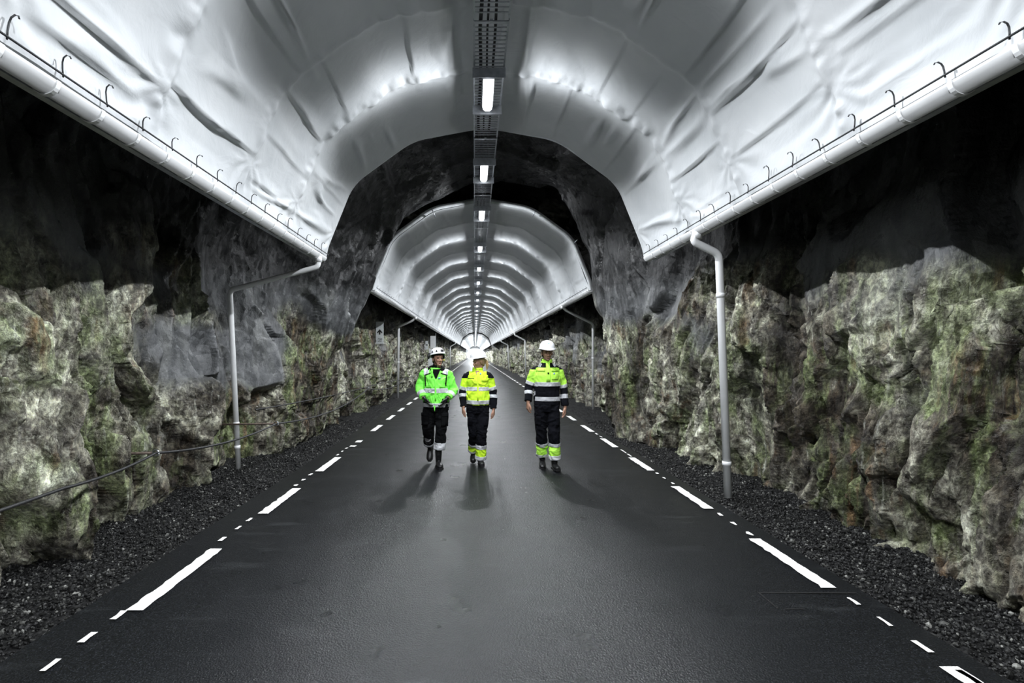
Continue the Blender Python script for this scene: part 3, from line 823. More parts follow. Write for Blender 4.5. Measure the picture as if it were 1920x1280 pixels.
def make_lamp():
    root = empty('tunnel_lamp', (0, 0, 0))
    ld = bpy.data.lights.new('lamp_light', 'POINT'); ld.energy = LAMP_WATTS; ld.shadow_soft_size = 0.02; ld.color = (0.93, 0.965, 1.0)
    ld.use_nodes = True; nt = ld.node_tree; em = nt.nodes['Emission']
    tc = nt.nodes.new('ShaderNodeTexCoord'); sp = nt.nodes.new('ShaderNodeSeparateXYZ'); nt.links.new(tc.outputs['Normal'], sp.inputs[0])
    def mth(op, a, b=0.0, c=0.0):
        n = nt.nodes.new('ShaderNodeMath'); n.operation = op
        for i_, v in enumerate((a, b, c)):
            if isinstance(v, (int, float)): n.inputs[i_].default_value = v
            else: nt.links.new(v, n.inputs[i_])
        return n.outputs[0]
    # optic of the fitting: throws most of its light across the tunnel, little along it
    wd = nt.nodes.new('ShaderNodeMapRange'); nt.links.new(sp.outputs['Z'], wd.inputs[0])
    wd.inputs[1].default_value = -0.75; wd.inputs[2].default_value = -0.15; wd.inputs[3].default_value = 2.4; wd.inputs[4].default_value = 0.21
    wu = nt.nodes.new('ShaderNodeMapRange'); nt.links.new(sp.outputs['Z'], wu.inputs[0])
    wu.inputs[1].default_value = 0.0; wu.inputs[2].default_value = 0.6; wu.inputs[3].default_value = 0.0; wu.inputs[4].default_value = 0.34
    q = mth('DIVIDE', sp.outputs['Y'], mth('ADD', wd.outputs[0], wu.outputs[0])); q = mth('MULTIPLY', q, q); q = mth('EXPONENT', mth('MULTIPLY', q, -1.0))
    q = mth('MULTIPLY_ADD', q, 0.975, 0.025)
    up = nt.nodes.new('ShaderNodeMapRange'); nt.links.new(sp.outputs['Z'], up.inputs[0])
    up.inputs[1].default_value = -0.65; up.inputs[2].default_value = -0.2; up.inputs[3].default_value = 1.0; up.inputs[4].default_value = 0.24
    q = mth('MULTIPLY', q, up.outputs[0])
    hd = nt.nodes.new('ShaderNodeMapRange'); hd.interpolation_type = 'SMOOTHSTEP'; nt.links.new(sp.outputs['Z'], hd.inputs[0])
    hd.inputs[1].default_value = 0.05; hd.inputs[2].default_value = 0.78; hd.inputs[3].default_value = 1.0; hd.inputs[4].default_value = 0.0
    q = mth('MULTIPLY', q, hd.outputs[0])
    nt.links.new(q, em.inputs['Strength'])
    lo = bpy.data.objects.new('lamp_light', ld); col.objects.link(lo); lo.parent = root; lo.location = (0, 0, -.10)
    m = MB(); n = 4
    prf = [(-.065, .0), (-.065, .035), (-.045, .055), (.045, .055), (.065, .035), (.065, .0)]
    V = [(x, y, z) for y in (-.33, .33) for x, z in prf]; k = len(prf)
    F = [(i, (i + 1) % k, k + (i + 1) % k, k + i) for i in range(k)] + [tuple(range(k)), tuple(range(2 * k - 1, k - 1, -1))]
    m.add(V, F); m.build('housing', M['white_metal'], root)
    m = MB(); prf = [(-.062, -.001), (-.055, -.035), (-.03, -.058), (.03, -.058), (.055, -.035), (.062, -.001)]
    V = [(x, y, z) for y in (-.31, .31) for x, z in prf]
    m.add(V, [(i, k + i, k + (i + 1) % k, (i + 1) % k) for i in range(k)] + [tuple(range(k - 1, -1, -1)), tuple(range(k, 2 * k))])
    m.build('diffuser', M['lamp'], root)
    for s in (-1, 1):
        m = MB(); m.box((0, s * .43, .012), (.37, .012, .11)); m.box((0, s * .43 , .000), (.05, .03, .06))
        m.box((0, s * .38, .03), (.03, .12, .012))
        m.build('end_bracket', M['galv'], root)
    return root
lp = make_lamp(); first = True
for k, y in enumerate(LAMPS):
    o = lp if first else copy_tree(lp); first = False
    o.location = (CX, y, TZ - .075)
    if y > 30:
        for c in o.children:
            if c.type == 'LIGHT':
                key = 'lamp_light_far' if y > 90 else 'lamp_light_mid'
                if key not in bpy.data.lights:
                    l2 = c.data.copy(); l2.name = key; l2.energy = LAMP_WATTS * (5.0 if y > 90 else 1.5)
                c.data = bpy.data.lights[key]
    o['category'] = 'lamp'; o['group'] = 'lamps under the cable tray'
    names = {4: 'brightest glowing ceiling lamp nearest the camera', 5: 'second glowing ceiling lamp, under the bare rock arch',
             6: 'third glowing ceiling lamp, just before the far canopy', 7: 'fourth glowing ceiling lamp, first one under the far canopy', 8: 'fifth glowing ceiling lamp, second one under the far canopy'}
    for n_, w_ in enumerate(('sixth', 'seventh', 'eighth', 'ninth', 'tenth')): names[9 + n_] = w_ + ' ceiling lamp counted from the nearest, under the far canopy'
    o['label'] = names.get(k, 'glowing lamp on the tray above and behind the photographer' if k < 4 else 'tiny glowing lamp in the row far down the tunnel')

# ------------------------------------------------------------------ signs, cabinet
def text_mesh(txt, size, mat, name, parent, loc):
    cu = bpy.data.curves.new(name, 'FONT'); cu.body = txt; cu.size = size; cu.align_x = 'CENTER'; cu.align_y = 'CENTER'; cu.extrude = .002
    o = bpy.data.objects.new(name, cu); col.objects.link(o)
    dg = bpy.context.evaluated_depsgraph_get(); me = bpy.data.meshes.new_from_object(o.evaluated_get(dg))
    bpy.data.objects.remove(o); me.materials.clear(); me.materials.append(mat)
    t = link(name, me, parent, loc); t.rotation_euler = (math.pi / 2, 0, 0); return t
def sign(px, py, y, w, h, label, text):
    x, _, z = at(px, py, y)
    root = empty('distance_sign', (x, y, z - h / 2), label, 'sign')
    m = MB(); m.box((0, 0, h / 2), (w, .015, h)); m.build('sign_board', M['sign'], root)
    # white edge posts to the wall behind
    m = MB()
    for zz in (h * .2, h * .8): m.tube([(-.06, .01, zz), (-.5, .5, zz)], .012, 8)
    m.build('mounting_arm', M['galv'], root)
    a = .085 * w / .24; c = h * .53; m = MB()
    V = []; F = []
    sh = [(-.022, -.09), (.022, -.09), (.022, .03), (.022, .03)]
    pts = [(-.25, -.9), (.25, -.9), (.25, .0), (.85, -.5), (1.0, -.12), (.0, 1.0), (-1.0, -.12), (-.85, -.5), (-.25, .0)]
    V = [(p[0] * a, -.009, c + p[1] * a * 1.05) for p in pts] + [(p[0] * a, -.011, c + p[1] * a * 1.05) for p in pts]
    m.add(V, [(9, 10, 11, 17), (11, 12, 13, 14), (11, 14, 17), (17, 14, 15, 16)])
    m.build('arrow', M['black_paint'], root)
    if text:
        text_mesh(text, .10, M['dark_steel'], 'distance_number', root, (0, -.009, h * .20))
        text_mesh('METER', .045, M['dark_steel'], 'distance_unit', root, (0, -.009, h * .105))
    return root
sign(712, 623.5, 16.3, .245, .71, 'pale upright arrow sign with distance number on the left wall', '750')
sign(800.3, 647, 30, .17, .50, 'small far arrow sign on the left wall behind the leftmost helmet', None)
def cabinet():
    x, y, z = at(811, 640.5, 31)
    root = empty('emergency_cabinet', (x, y, 1.0), 'tall white cabinet on the left wall, partly behind the leftmost helmet', 'cabinet')
    m = MB(); m.box((0.02, .15, 1.45), (.30, .35, .75)); m.build('upper_box', M['white_metal'], root)
    m = MB(); m.box((-.08, .15, .85), (.28, .35, .38)); m.build('middle_box', M['white_metal'], root)
    m = MB(); m.box((-.1, .15, .3), (.34, .35, .72)); m.build('lower_box', M['white_metal'], root)
    m = MB(); m.box((.19, .1, .5), (.04, .04, 3.0)); m.build('post', M['galv'], root)
cabinet()

# ------------------------------------------------------------------ rock anchors and cable on the left wall
def anchor(p, length, dirx, label, r=.011):
    root = empty('anchor_rod', p, label, 'anchor rod')
    m = MB(); m.tube([(-.03, 0, 0), (-length, .0, -.015)], r, 8); m.build('rod', M['rusty'], root, smooth=True)
    m = MB(); rp = [(.030 * math.cos(a), 0, .030 * math.sin(a)) for a in np.linspace(0, 2 * math.pi, 17)]
    m.tube(rp, .008, 8); m.build('eye_ring', M['galv'], root, smooth=True)
A1 = at(292, 849, 5.0); A2 = at(518, 794, 7.35); A3 = at(690, 728, 14.0)
anchor(A1, .60, -1, 'steel anchor rod with eye ring low on the left rock wall, nearest one', .014)
anchor(A2, 1.05, -1, 'long steel anchor rod with eye ring beside the nearest left downpipe', .013)
anchor(A3, .6, -1, 'far anchor rod with eye ring low on the left rock wall')
def catenary(p, q, sag, n=14):
    p, q = np.array(p), np.array(q)
    return [p * (1 - t) + q * t - np.array([0, 0, sag * 4 * t * (1 - t)]) for t in np.linspace(0, 1, n)]
cable = catenary((-2.92, 1.8, .80), at(0, 957, 3.15), .03)[:-1] + catenary(at(0, 957, 3.15), at(120, 915, 3.75), .0, 4)[:-1] + catenary(at(120, 915, 3.75), A1, .03)[:-1] + \
        catenary(A1, A2, .08)[:-1] + catenary(A2, A3, .18)[:-1] + catenary(A3, (-2.95, 22, .7), .2)
m = MB(); m.tube(cable, .013, 8); o = m.build('wall_cable', M['black_rubber'], smooth=True)
tag(o, 'black cable strung along the left rock wall through the anchor eyes', 'cable', 'cables along the left wall')
c2 = catenary(at(480, 768, 7.6), at(720, 716, 16.5), .05)
c2 = c2 + catenary(at(720, 716, 16.5), at(800, 695, 30), .1)[1:]
m = MB(); m.tube(c2, .011, 8); o = m.build('wall_cable', M['black_rubber'], smooth=True)
tag(o, 'thin upper black cable along the left wall beyond the near downpipe', 'cable', 'cables along the left wall')

# ------------------------------------------------------------------ people
from mathutils.bvhtree import BVHTree
M['skin'] = simple('skin', (0.44, 0.245, 0.17), 0.5, nscale=25, namp=0.12)
M['lips'] = simple('lips', (0.30, 0.14, 0.11), 0.45)
M['stubble'] = simple('stubbled_skin', (0.30, 0.175, 0.13), 0.6, nscale=120, namp=0.3)
M['dark_hair'] = simple('dark_hair', (0.025, 0.018, 0.013), 0.55, nscale=90, namp=0.4)
M['blond_hair'] = simple('blond_hair', (0.42, 0.29, 0.15), 0.5, nscale=90, namp=0.35)
M['eye'] = simple('eye', (0.03, 0.022, 0.018), 0.15)
M['green_hv'] = simple('green_fluorescent_cloth', (0.22, 0.95, 0.09), 0.7, nscale=6, namp=0.08, bump=0.25, bscale=40)
M['yellow_hv'] = simple('yellow_fluorescent_cloth', (0.62, 0.98, 0.03), 0.7, nscale=6, namp=0.06, bump=0.25, bscale=40)
M['lime_hv'] = simple('lime_fluorescent_cloth', (0.50, 1.0, 0.09), 0.7, nscale=6, namp=0.06, bump=0.25, bscale=40)
M['navy'] = simple('navy_cloth', (0.0045, 0.005, 0.0075), 0.95, nscale=20, namp=0.3, bump=0.3, bscale=60)
M['black_cloth'] = simple('black_cloth', (0.0035, 0.004, 0.0045), 0.95, nscale=20, namp=0.3, bump=0.3, bscale=60)
for k_ in ('navy', 'black_cloth'): M[k_].node_tree.nodes['Principled BSDF'].inputs['Specular IOR Level'].default_value = 0.12
M['silver'] = simple('silver_reflective_tape', (0.50, 0.51, 0.54), 0.45, 0.0, 30, 0.08)
M['helmet'] = simple('white_helmet_shell', (0.80, 0.81, 0.84), 0.28)
M['black_leather'] = simple('black_boot_leather', (0.011, 0.011, 0.012), 0.4, 0, 40, 0.3, 0.3, 90)
M['blue_badge'] = simple('pale_blue_badge', (0.22, 0.40, 0.72), 0.5)
M['grey_print'] = simple('grey_print', (0.42, 0.45, 0.5), 0.5)
M['yellow_foam'] = simple('yellow_foam', (0.75, 0.68, 0.12), 0.8)

def voxel(mb, size, smooth=2, shrink=0.0):
    me = mesh_np('tmp', np.concatenate(mb.v), mb.f)
    bm = bmesh.new(); bm.from_mesh(me); bmesh.ops.recalc_face_normals(bm, faces=bm.faces); bm.to_mesh(me); bm.free()
    o = link('tmp', me)
    r = o.modifiers.new('r', 'REMESH'); r.mode = 'VOXEL'; r.voxel_size = size; r.adaptivity = 0
    if smooth:
        sm = o.modifiers.new('s', 'SMOOTH'); sm.factor = 0.5; sm.iterations = smooth
    dg = bpy.context.evaluated_depsgraph_get(); dg.update()
    m2 = bpy.data.meshes.new_from_object(o.evaluated_get(dg))
    n = len(m2.vertices); V = np.empty(n * 3); m2.vertices.foreach_get('co', V); V = V.reshape(-1, 3)
    Nn = np.empty(n * 3); m2.vertices.foreach_get('normal', Nn); Nn = Nn.reshape(-1, 3)
    F = [tuple(p.vertices) for p in m2.polygons]
    bpy.data.objects.remove(o); bpy.data.meshes.remove(me); bpy.data.meshes.remove(m2)
    return V, Nn, F

def wrinkle(V, Nn, amp, seed, sc=7.0, st=(1, 1, .7)):
    p = V * np.array(st) * sc
    w = np.stack([fbm(p * .6, 2, seed + k) for k in (1, 2, 3)], 1) * 1.2
    r = 1 - np.abs(fbm(p + w, 3, seed)) * 2.4
    return V + Nn * (amp * (r - .55))[:, None]

def centers(V, F):
    return np.array([V[list(f)].mean(0) for f in F])

def islands(V, F, sel):
    vf = {}
    for k in sel:
        for v in F[k]: vf.setdefault(v, []).append(k)
    seen = set(); out = []
    for k in sel:
        if k in seen: continue
        st = [k]; seen.add(k); comp = []
        while st:
            a = st.pop(); comp.append(a)
            for v in F[a]:
                for b in vf[v]:
                    if b not in seen: seen.add(b); st.append(b)
        out.append(comp)
    return out

def raised(V, Nn, F, comp, d, name, mat, parent):
    ids = sorted({v for k in comp for v in F[k]}); mp = {v: i for i, v in enumerate(ids)}; n = len(ids)
    A = V[ids] + Nn[ids] * d; B = V[ids] - Nn[ids] * .002
    f = [tuple(mp[v] for v in F[k]) for k in comp]
    edges = {}
    for q in f:
        for a, b in zip(q, q[1:] + q[:1]): edges[(a, b)] = 1
    rim = [(a, b, b + n, a + n) for (a, b) in edges if (b, a) not in edges]
    rim = [(b, a, c, d_) if False else (a, a + n, b + n, b) for (a, b, d_, c) in rim]
    return link(name, mesh_np(name, np.concatenate([A, B]), f + rim, [mat]), parent)

def garment(name, V, Nn, F, zone, mats, parent, band_mats, label=None):
    """zone(centres) -> index into mats; values >= 100 are raised bands of material band_mats[v-100] over mats[base]"""
    C = centers(V, F); z, under = zone(C)
    base = np.where(z >= 100, under, z)
    o = link(name, mesh_np(name, V, F, mats, base), parent)
    if label: o['label'] = label
    for v in sorted(set(z[z >= 100].tolist())):
        sel = np.nonzero(z == v)[0].tolist()
        for comp in islands(V, F, sel):
            if len(comp) < 25: continue
            raised(V, Nn, F, comp, .003, band_mats[v - 100][0], band_mats[v - 100][1], o)
    return o

def bvh_of(V, F): return BVHTree.FromPolygons([tuple(v) for v in V], F)
def patch(bvh, x0, x1, z0, z1, mat, name, parent, up=.007, nx=8, nz=6, skew=0.0, direction=(0, 1, 0), origin_y=-1.2, taper=1.0):
    pts = []
    D = Vector(direction)
    for j in range(nz + 1):
        for i in range(nx + 1):
            x = (x0 + x1) / 2 + (x0 - x1) * (.5 - i / nx) * -1 * -(taper + (1 - taper) * j / nz) + skew * j / nz; z = z0 + (z1 - z0) * j / nz
            h = bvh.ray_cast(Vector((x, origin_y, z)), D)
            pts.append((Vector((x, h[0].y, z)), h[1]) if h[0] is not None else None)
    good = [p for p in pts if p is not None]
    if not good: return None
    my = sum(p[0].y for p in good) / len(good)
    ys = np.array([p[0].y if p is not None else np.nan for p in pts]).reshape(nz + 1, nx + 1)
    ys = np.where(np.isnan(ys), my, ys)
    ys = np.clip(ys, np.median(ys) - .035, np.median(ys) + .035)
    A, B = [], []
    for j in range(nz + 1):
        for i in range(nx + 1):
            x = (x0 + x1) / 2 + (x0 - x1) * (.5 - i / nx) * -1 * -(taper + (1 - taper) * j / nz) + skew * j / nz; z = z0 + (z1 - z0) * j / nz
            A.append((x, ys[j, i] - up, z)); B.append((x, ys[j, i] + .012, z))
    n = len(A); F = []
    for j in range(nz):
        for i in range(nx):
            a = j * (nx + 1) + i
            F.append((a, a + 1, a + nx + 2, a + nx + 1))
    rim = [(0 * (nx + 1) + i, 0 * (nx + 1) + i + 1) for i in range(nx)] + [(j * (nx + 1) + nx, (j + 1) * (nx + 1) + nx) for j in range(nz)] + \
          [(nz * (nx + 1) + i + 1, nz * (nx + 1) + i) for i in range(nx)] + [((j + 1) * (nx + 1), j * (nx + 1)) for j in range(nz)]
    F += [(a, n + a, n + b, b) for a, b in rim]
    return link(name, mesh_np(name, A + B, F, [mat]), parent)

def rot(yaw=0, pitch=0, roll=0):
    y, p, r = map(math.radians, (yaw, pitch, roll))
    return np.array((Matrix.Rotation(y, 3, 'Z') @ Matrix.Rotation(p, 3, 'X') @ Matrix.Rotation(r, 3, 'Y')))

def ell(mb, c, r, n=14, m=10, R_=None, mi=0):
    V = []; 
    for i in range(1, m):
        t = math.pi * i / m
        for j in range(n):
            a = 2 * math.pi * j / n; V.append((r[0] * math.sin(t) * math.cos(a), r[1] * math.sin(t) * math.sin(a), r[2] * math.cos(t)))
    V.append((0, 0, r[2])); V.append((0, 0, -r[2])); V = np.array(V)
    if R_ is not None: V = V @ R_.T
    V = V + np.array(c); F = []
    for i in range(m - 2):
        for j in range(n):
            F.append((i * n + j, (i + 1) * n + j, (i + 1) * n + (j + 1) % n, i * n + (j + 1) % n))
    T = (m - 1) * n
    for j in range(n):
        F.append((T, j, (j + 1) % n)); F.append((T + 1, (m - 2) * n + (j + 1) % n, (m - 2) * n + j))
    mb.add(V, F, mi)

def limb(mb, pts, ra, rb=None, n=16, side=(1, 0, 0), steps=5):
    P = [np.array(p, float) for p in pts]; rb = ra if rb is None else rb
    out, A, B = [], [], []
    k = len(P)
    for i in range(k - 1):
        for t in np.linspace(0, 1, steps, endpoint=False):
            out.append(P[i] * (1 - t) + P[i + 1] * t); A.append(ra[i] * (1 - t) + ra[i + 1] * t); B.append(rb[i] * (1 - t) + rb[i + 1] * t)
    out.append(P[-1]); A.append(ra[-1]); B.append(rb[-1])
    # round the joints a little
    O = np.array(out); 
    for _ in range(2): O[1:-1] = (O[:-2] + 2 * O[1:-1] + O[2:]) / 4
    v, f = loft_rings(O, A, B, n, True, side); mb.add(v, f)

def hand(mb, W, R_, sgn, s=1.0, curl=1.0, spread=1.0):
    """wrist at W; local -z runs to the fingertips, palm faces local sgn*x, thumb towards -y"""
    def T(p): return np.array(W) + R_ @ (np.array(p, float) * s)
    limb(mb, [T((0, 0, .03)), T((0, 0, 0)), T((0, -.002, -.04)), T((0, -.001, -.085))], [.024 * s, .022 * s, .017 * s, .014 * s], [.027 * s, .030 * s, .041 * s, .040 * s], side=R_ @ np.array([1., 0, 0]))
    for k, (y, L) in enumerate(((-.031, .070), (-.0105, .080), (.010, .074), (.029, .058))):
        c = curl * (0.75 + .12 * k); p = np.array([0, y, -.078]); pts = [T((0, y * .9, -.055)), T(p)]; a = 0.25 * c
        for seg in (.45, .30, .25):
            d = np.array([sgn * math.sin(a), y * .8 * spread, -math.cos(a)]); d /= np.linalg.norm(d); p = p + d * L * seg; pts.append(T(p)); a += 0.5 * c
        limb(mb, pts, [.0095 * s, .0098 * s, .009 * s, .0082 * s, .0068 * s], n=10, steps=3)
    pts = [T((sgn * .004, -.022, -.018)), T((sgn * .014, -.045, -.045)), T((sgn * .020, -.052, -.075)), T((sgn * .022, -.050, -.098))]
    limb(mb, pts, [.014 * s, .0125 * s, .0105 * s, .0085 * s], n=10, steps=3)

def head(mb, hc, Rh, s=1.0, fem=False):
    def T(p): return np.array(hc) + Rh @ (np.array(p, float) * s)
    def E(c, r): ell(mb, T(c), [q * s for q in r], R_=Rh)
    E((0, .012, .030), (.076, .096, .088))                 # cranium
    E((0, -.018, -.012), (.062, .070, .085))               # face
    zs = [-.118, -.105, -.085, -.055, -.02]; w = 0.9 if fem else 1.0
    pts = [T((0, -.052, -.114)), T((0, -.046, -.100)), T((0, -.036, -.078)), T((0, -.022, -.045)), T((0, -.015, -.01))]
    limb(mb, pts, [.018 * s * w, .034 * s * w, .046 * s * w, .056 * s, .060 * s], [.016 * s, .032 * s, .044 * s, .056 * s, .062 * s], side=Rh @ np.array([1., 0, 0]))
    for sx in (-1, 1):
        E((sx * .031, -.066, -.026), (.019, .018, .017))    # cheekbones
        E((sx * .075, .010, -.012), (.009, .017, .030))     # ears
        E((sx * .026, -.078, .020), (.022, .012, .008))     # brow
    limb(mb, [T((0, -.078, .012)), T((0, -.093, -.012)), T((0, -.106, -.032)), T((0, -.088, -.040))], [.007 * s, .009 * s, .012 * s, .011 * s], n=10, steps=3)
    for sx in (-1, 1): E((sx * .011, -.092, -.035), (.008, .009, .007))
    E((0, -.084, -.060), (.021, .012, .006)); E((0, -.082, -.070), (.018, .012, .006))
    E((0, -.072, -.096), (.020, .018, .014))

def helmet(parent, hc, Rh, s, style):
    """hard hat in the head frame"""
    n, m = 40, 14
    tilt = rot(0, {'plain': -4, 'peak': 0, 'climb': -8}[style])
    lift = np.array([0, 0, {'plain': .022, 'peak': .022, 'climb': .014}[style]])
    def T(P): return np.array(hc) + (np.asarray(P, float) * s @ tilt.T + lift) @ Rh.T
    V = []
    for i in range(m + 1):
        t = i / m * math.pi / 2
        for j in range(n):
            a = 2 * math.pi * j / n
            cx, cy = math.cos(a), math.sin(a)           # cy<0 is the front
            ct = math.cos(t) ** 0.80
            bx, by = .112, .136
            x = bx * cx * ct; y = by * cy * ct + .005
            z = .050 + .108 * math.sin(t) ** 1.05
            if style != 'climb': z += .006 * math.exp(-(x / .02) ** 2) * math.sin(t)
            V.append((x, y, z))
    F = [(i * n + j, i * n + (j + 1) % n, (i + 1) * n + (j + 1) % n, (i + 1) * n + j) for i in range(m) for j in range(n)]
    # brim ring (outer lip), longer in front
    base = len(V); ring = []
    for k, (o, dz) in enumerate(((.012, -.006), (.013, -.011), (-.002, -.012), (-.010, -.002))):
        for j in range(n):
            a = 2 * math.pi * j / n; cx, cy = math.cos(a), math.sin(a)
            front = max(0, -cy) ** 2.5
            ext = {'plain': .030, 'peak': .042, 'climb': .008}[style]
            drop = {'plain': .010, 'peak': .016, 'climb': -.004}[style]
            oo = o + (ext * front if k < 2 else 0)
            x = (.112 + o) * cx; y = (.136 + oo) * cy + .005
            rear = max(0, cy) ** 2
            V.append((x, y, .050 + dz - drop * front * (1 if k < 2 else .3) - (.018 * rear if style == 'climb' else .006 * rear)))
    for k in range(4):
        for j in range(n):
            a0 = (0 if k == 0 else base + (k - 1) * n); b0 = base + k * n
            F.append((a0 + (j + 1) % n, a0 + j, b0 + j, b0 + (j + 1) % n))
    F.append(tuple(base + 3 * n + j for j in range(n)))
    m_ = MB(); m_.add(T(V), F)
    hel = m_.build('helmet', M['helmet'], parent, smooth=True)
    hel['label'] = 'white hard hat'
    # suspension band under the shell
    mb2 = MB(); ringp = [(.092 * math.cos(a), .112 * math.sin(a) + .006, .040) for a in np.linspace(0, 2 * math.pi, 33)]
    V2 = []; 
    for (x, y, z) in ringp[:-1]: V2 += [(x, y, z + .012), (x, y, z - .014)]
    k = 32; mb2.add(T(V2), [(2 * j, 2 * j + 1, 2 * ((j + 1) % k) + 1, 2 * ((j + 1) % k)) for j in range(k)])
    mb2.build('head_band', M['black_cloth'], hel)
    def dome(a, t, off=0.0):
        ct = math.cos(t) ** .8
        return np.array([(.112 + off) * math.cos(a) * ct, (.136 + off) * math.sin(a) * ct + .005, .050 + (.108 + off) * math.sin(t) ** 1.05])
    def decal(a0, a1, t0, t1, mat, name, off=.0025, shape=None, k=6):
        mm = MB(); G = []
        for i in range(k + 1):
            for j in range(k + 1):
                a = a0 + (a1 - a0) * j / k; t = t0 + (t1 - t0) * i / k
                if shape == 'round':
                    u, v = 2 * j / k - 1, 2 * i / k - 1; u2 = u * math.sqrt(1 - v * v / 2); v2 = v * math.sqrt(1 - u * u / 2)
                    a = (a0 + a1) / 2 + (a1 - a0) / 2 * u2; t = (t0 + t1) / 2 + (t1 - t0) / 2 * v2
                if shape == 'tri': a = (a0 + a1) / 2 + (a - (a0 + a1) / 2) * (1 - .75 * i / k)
                G.append(dome(a, t, off))
        mm.add(T(G), [(i * (k + 1) + j, i * (k + 1) + j + 1, (i + 1) * (k + 1) + j + 1, (i + 1) * (k + 1) + j) for i in range(k) for j in range(k)])
        return mm.build(name, mat, hel, smooth=True)
    f = -math.pi / 2
    if style == 'peak':
        decal(f - .13, f + .13, .62, .86, M['blue_badge'], 'round_emblem', shape='round')
        for k in range(8): decal(f - .30 + .075 * k, f - .30 + .075 * k + .05, .44, .50, M['grey_print'], 'printed_letter', k=2)
    if style == 'climb':
        decal(f - .02, f + .48, .20, .52, M['black_leather'], 'headlamp_clip', off=.012)
        decal(f - .72, f - .42, .22, .50, M['black_cloth'], 'vent_hole', shape='tri', off=.002)
        decal(f - 1.35, f - 1.05, .22, .50, M['black_cloth'], 'vent_hole', shape='tri', off=.002)
        decal(f + .9, f + 1.2, .22, .50, M['black_cloth'], 'vent_hole', shape='tri', off=.002)
        for sx in (-1, 1):
            mm = MB(); ell(mm, T([(sx * .118, .075, .040)])[0], (.022 * s, .036 * s, .046 * s), R_=Rh @ rot(sx * 25)); 
            limb(mm, list(T([(sx * .118, .07, .05), (sx * .126, .05, .075), (sx * .112, .01, .07)])), [.007, .008, .008], n=8, steps=3)
            mm.build('ear_muff', M['black_leather'], hel, smooth=True)
        # chin straps
        for sx in (-1, 1):
            mm = MB(); limb(mm, list(T([(sx * .082, -.020, .045), (sx * .074, -.025, -.04), (sx * .045, -.035, -.10), (0, -.04, -.125)])), [.004, .004, .004, .004], n=6, steps=4)
            mm.build('chin_strap', M['black_cloth'], hel, smooth=True)
        mm = MB(); limb(mm, list(T([(.085, .02, .0), (.088, -.05, -.04), (.060, -.088, -.055)])), [.0035, .0035, .0035], n=6, steps=4); 
        mic = mm.build('microphone_boom', M['black_leather'], hel, smooth=True)
        mm = MB(); ell(mm, T([(.058, -.092, -.050)])[0], (.010, .010, .013)); mm.build('microphone_foam', M['yellow_foam'], mic, smooth=True)
    return hel

def boot(parent, ankle, yaw, pitch, s=1.0, shaft=.14):
    """ankle joint; foot points to -y before yaw; pitch>0 lifts the heel"""
    Rb = rot(yaw, pitch)
    def T(P): return np.array(ankle) + (np.asarray(P, float) * s) @ Rb.T
    m = MB()
    limb(m, list(T([(0, .068, -.060), (0, .03, -.052), (0, -.03, -.050), (0, -.09, -.058), (0, -.145, -.062), (0, -.175, -.066)])),
         [.034, .042, .043, .050, .046, .026], [.030, .046, .044, .034, .030, .018], side=Rb @ np.array([1., 0, 0]))
    limb(m, list(T([(0, .018, -.05), (0, .012, .03), (0, .012, shaft)])), [.042, .048, .056], [.055, .054, .062], side=Rb @ np.array([1., 0, 0]))
    V, Nn, F = voxel(m, .007, 2)
    b = link('boot', mesh_np('boot', V, F, [M['black_leather']]), parent)
    # sole follows the outline of the foot
    out = [(-.036, .078), (-.040, .03), (-.038, -.03), (-.050, -.09), (-.046, -.145), (-.024, -.182), (.024, -.182), (.046, -.145), (.050, -.09), (.038, -.03), (.040, .03), (.036, .078), (0, .092)]
    A = [(x, y, -.078) for x, y in out]; B = [(x * .97, y * .98, -.102) for x, y in out]; k = len(out)
    mm = MB(); mm.add(T(A + B), [tuple(range(k - 1, -1, -1)), tuple(range(k, 2 * k))] + [(j, (j + 1) % k, k + (j + 1) % k, k + j) for j in range(k)])
    mm.build('sole', M['black_rubber'], b)
    # laces
    for q in range(4):
        zz = -.012 + q * .024; yy = -.052 + q * .003
        mm = MB(); limb(mm, list(T([(-.022, yy + .006, zz), (0, yy - .004, zz + .004), (.022, yy + .006, zz)])), [.003, .003, .003], n=6, steps=3); mm.build('lace', M['navy'], b, smooth=True)
    return b

def seg_param(C, A, B, W):
    """distance to and position along upper arm (0..1) / forearm (1..2)"""
    def pr(P, Q):
        d = Q - P; t = np.clip(((C - P) @ d) / (d @ d), 0, 1); return t, np.linalg.norm(C - (P + t[:, None] * d), axis=1)
    t1, d1 = pr(A, B); t2, d2 = pr(B, W)
    return np.where(d1 <= d2, t1, 1 + t2), np.minimum(d1, d2)

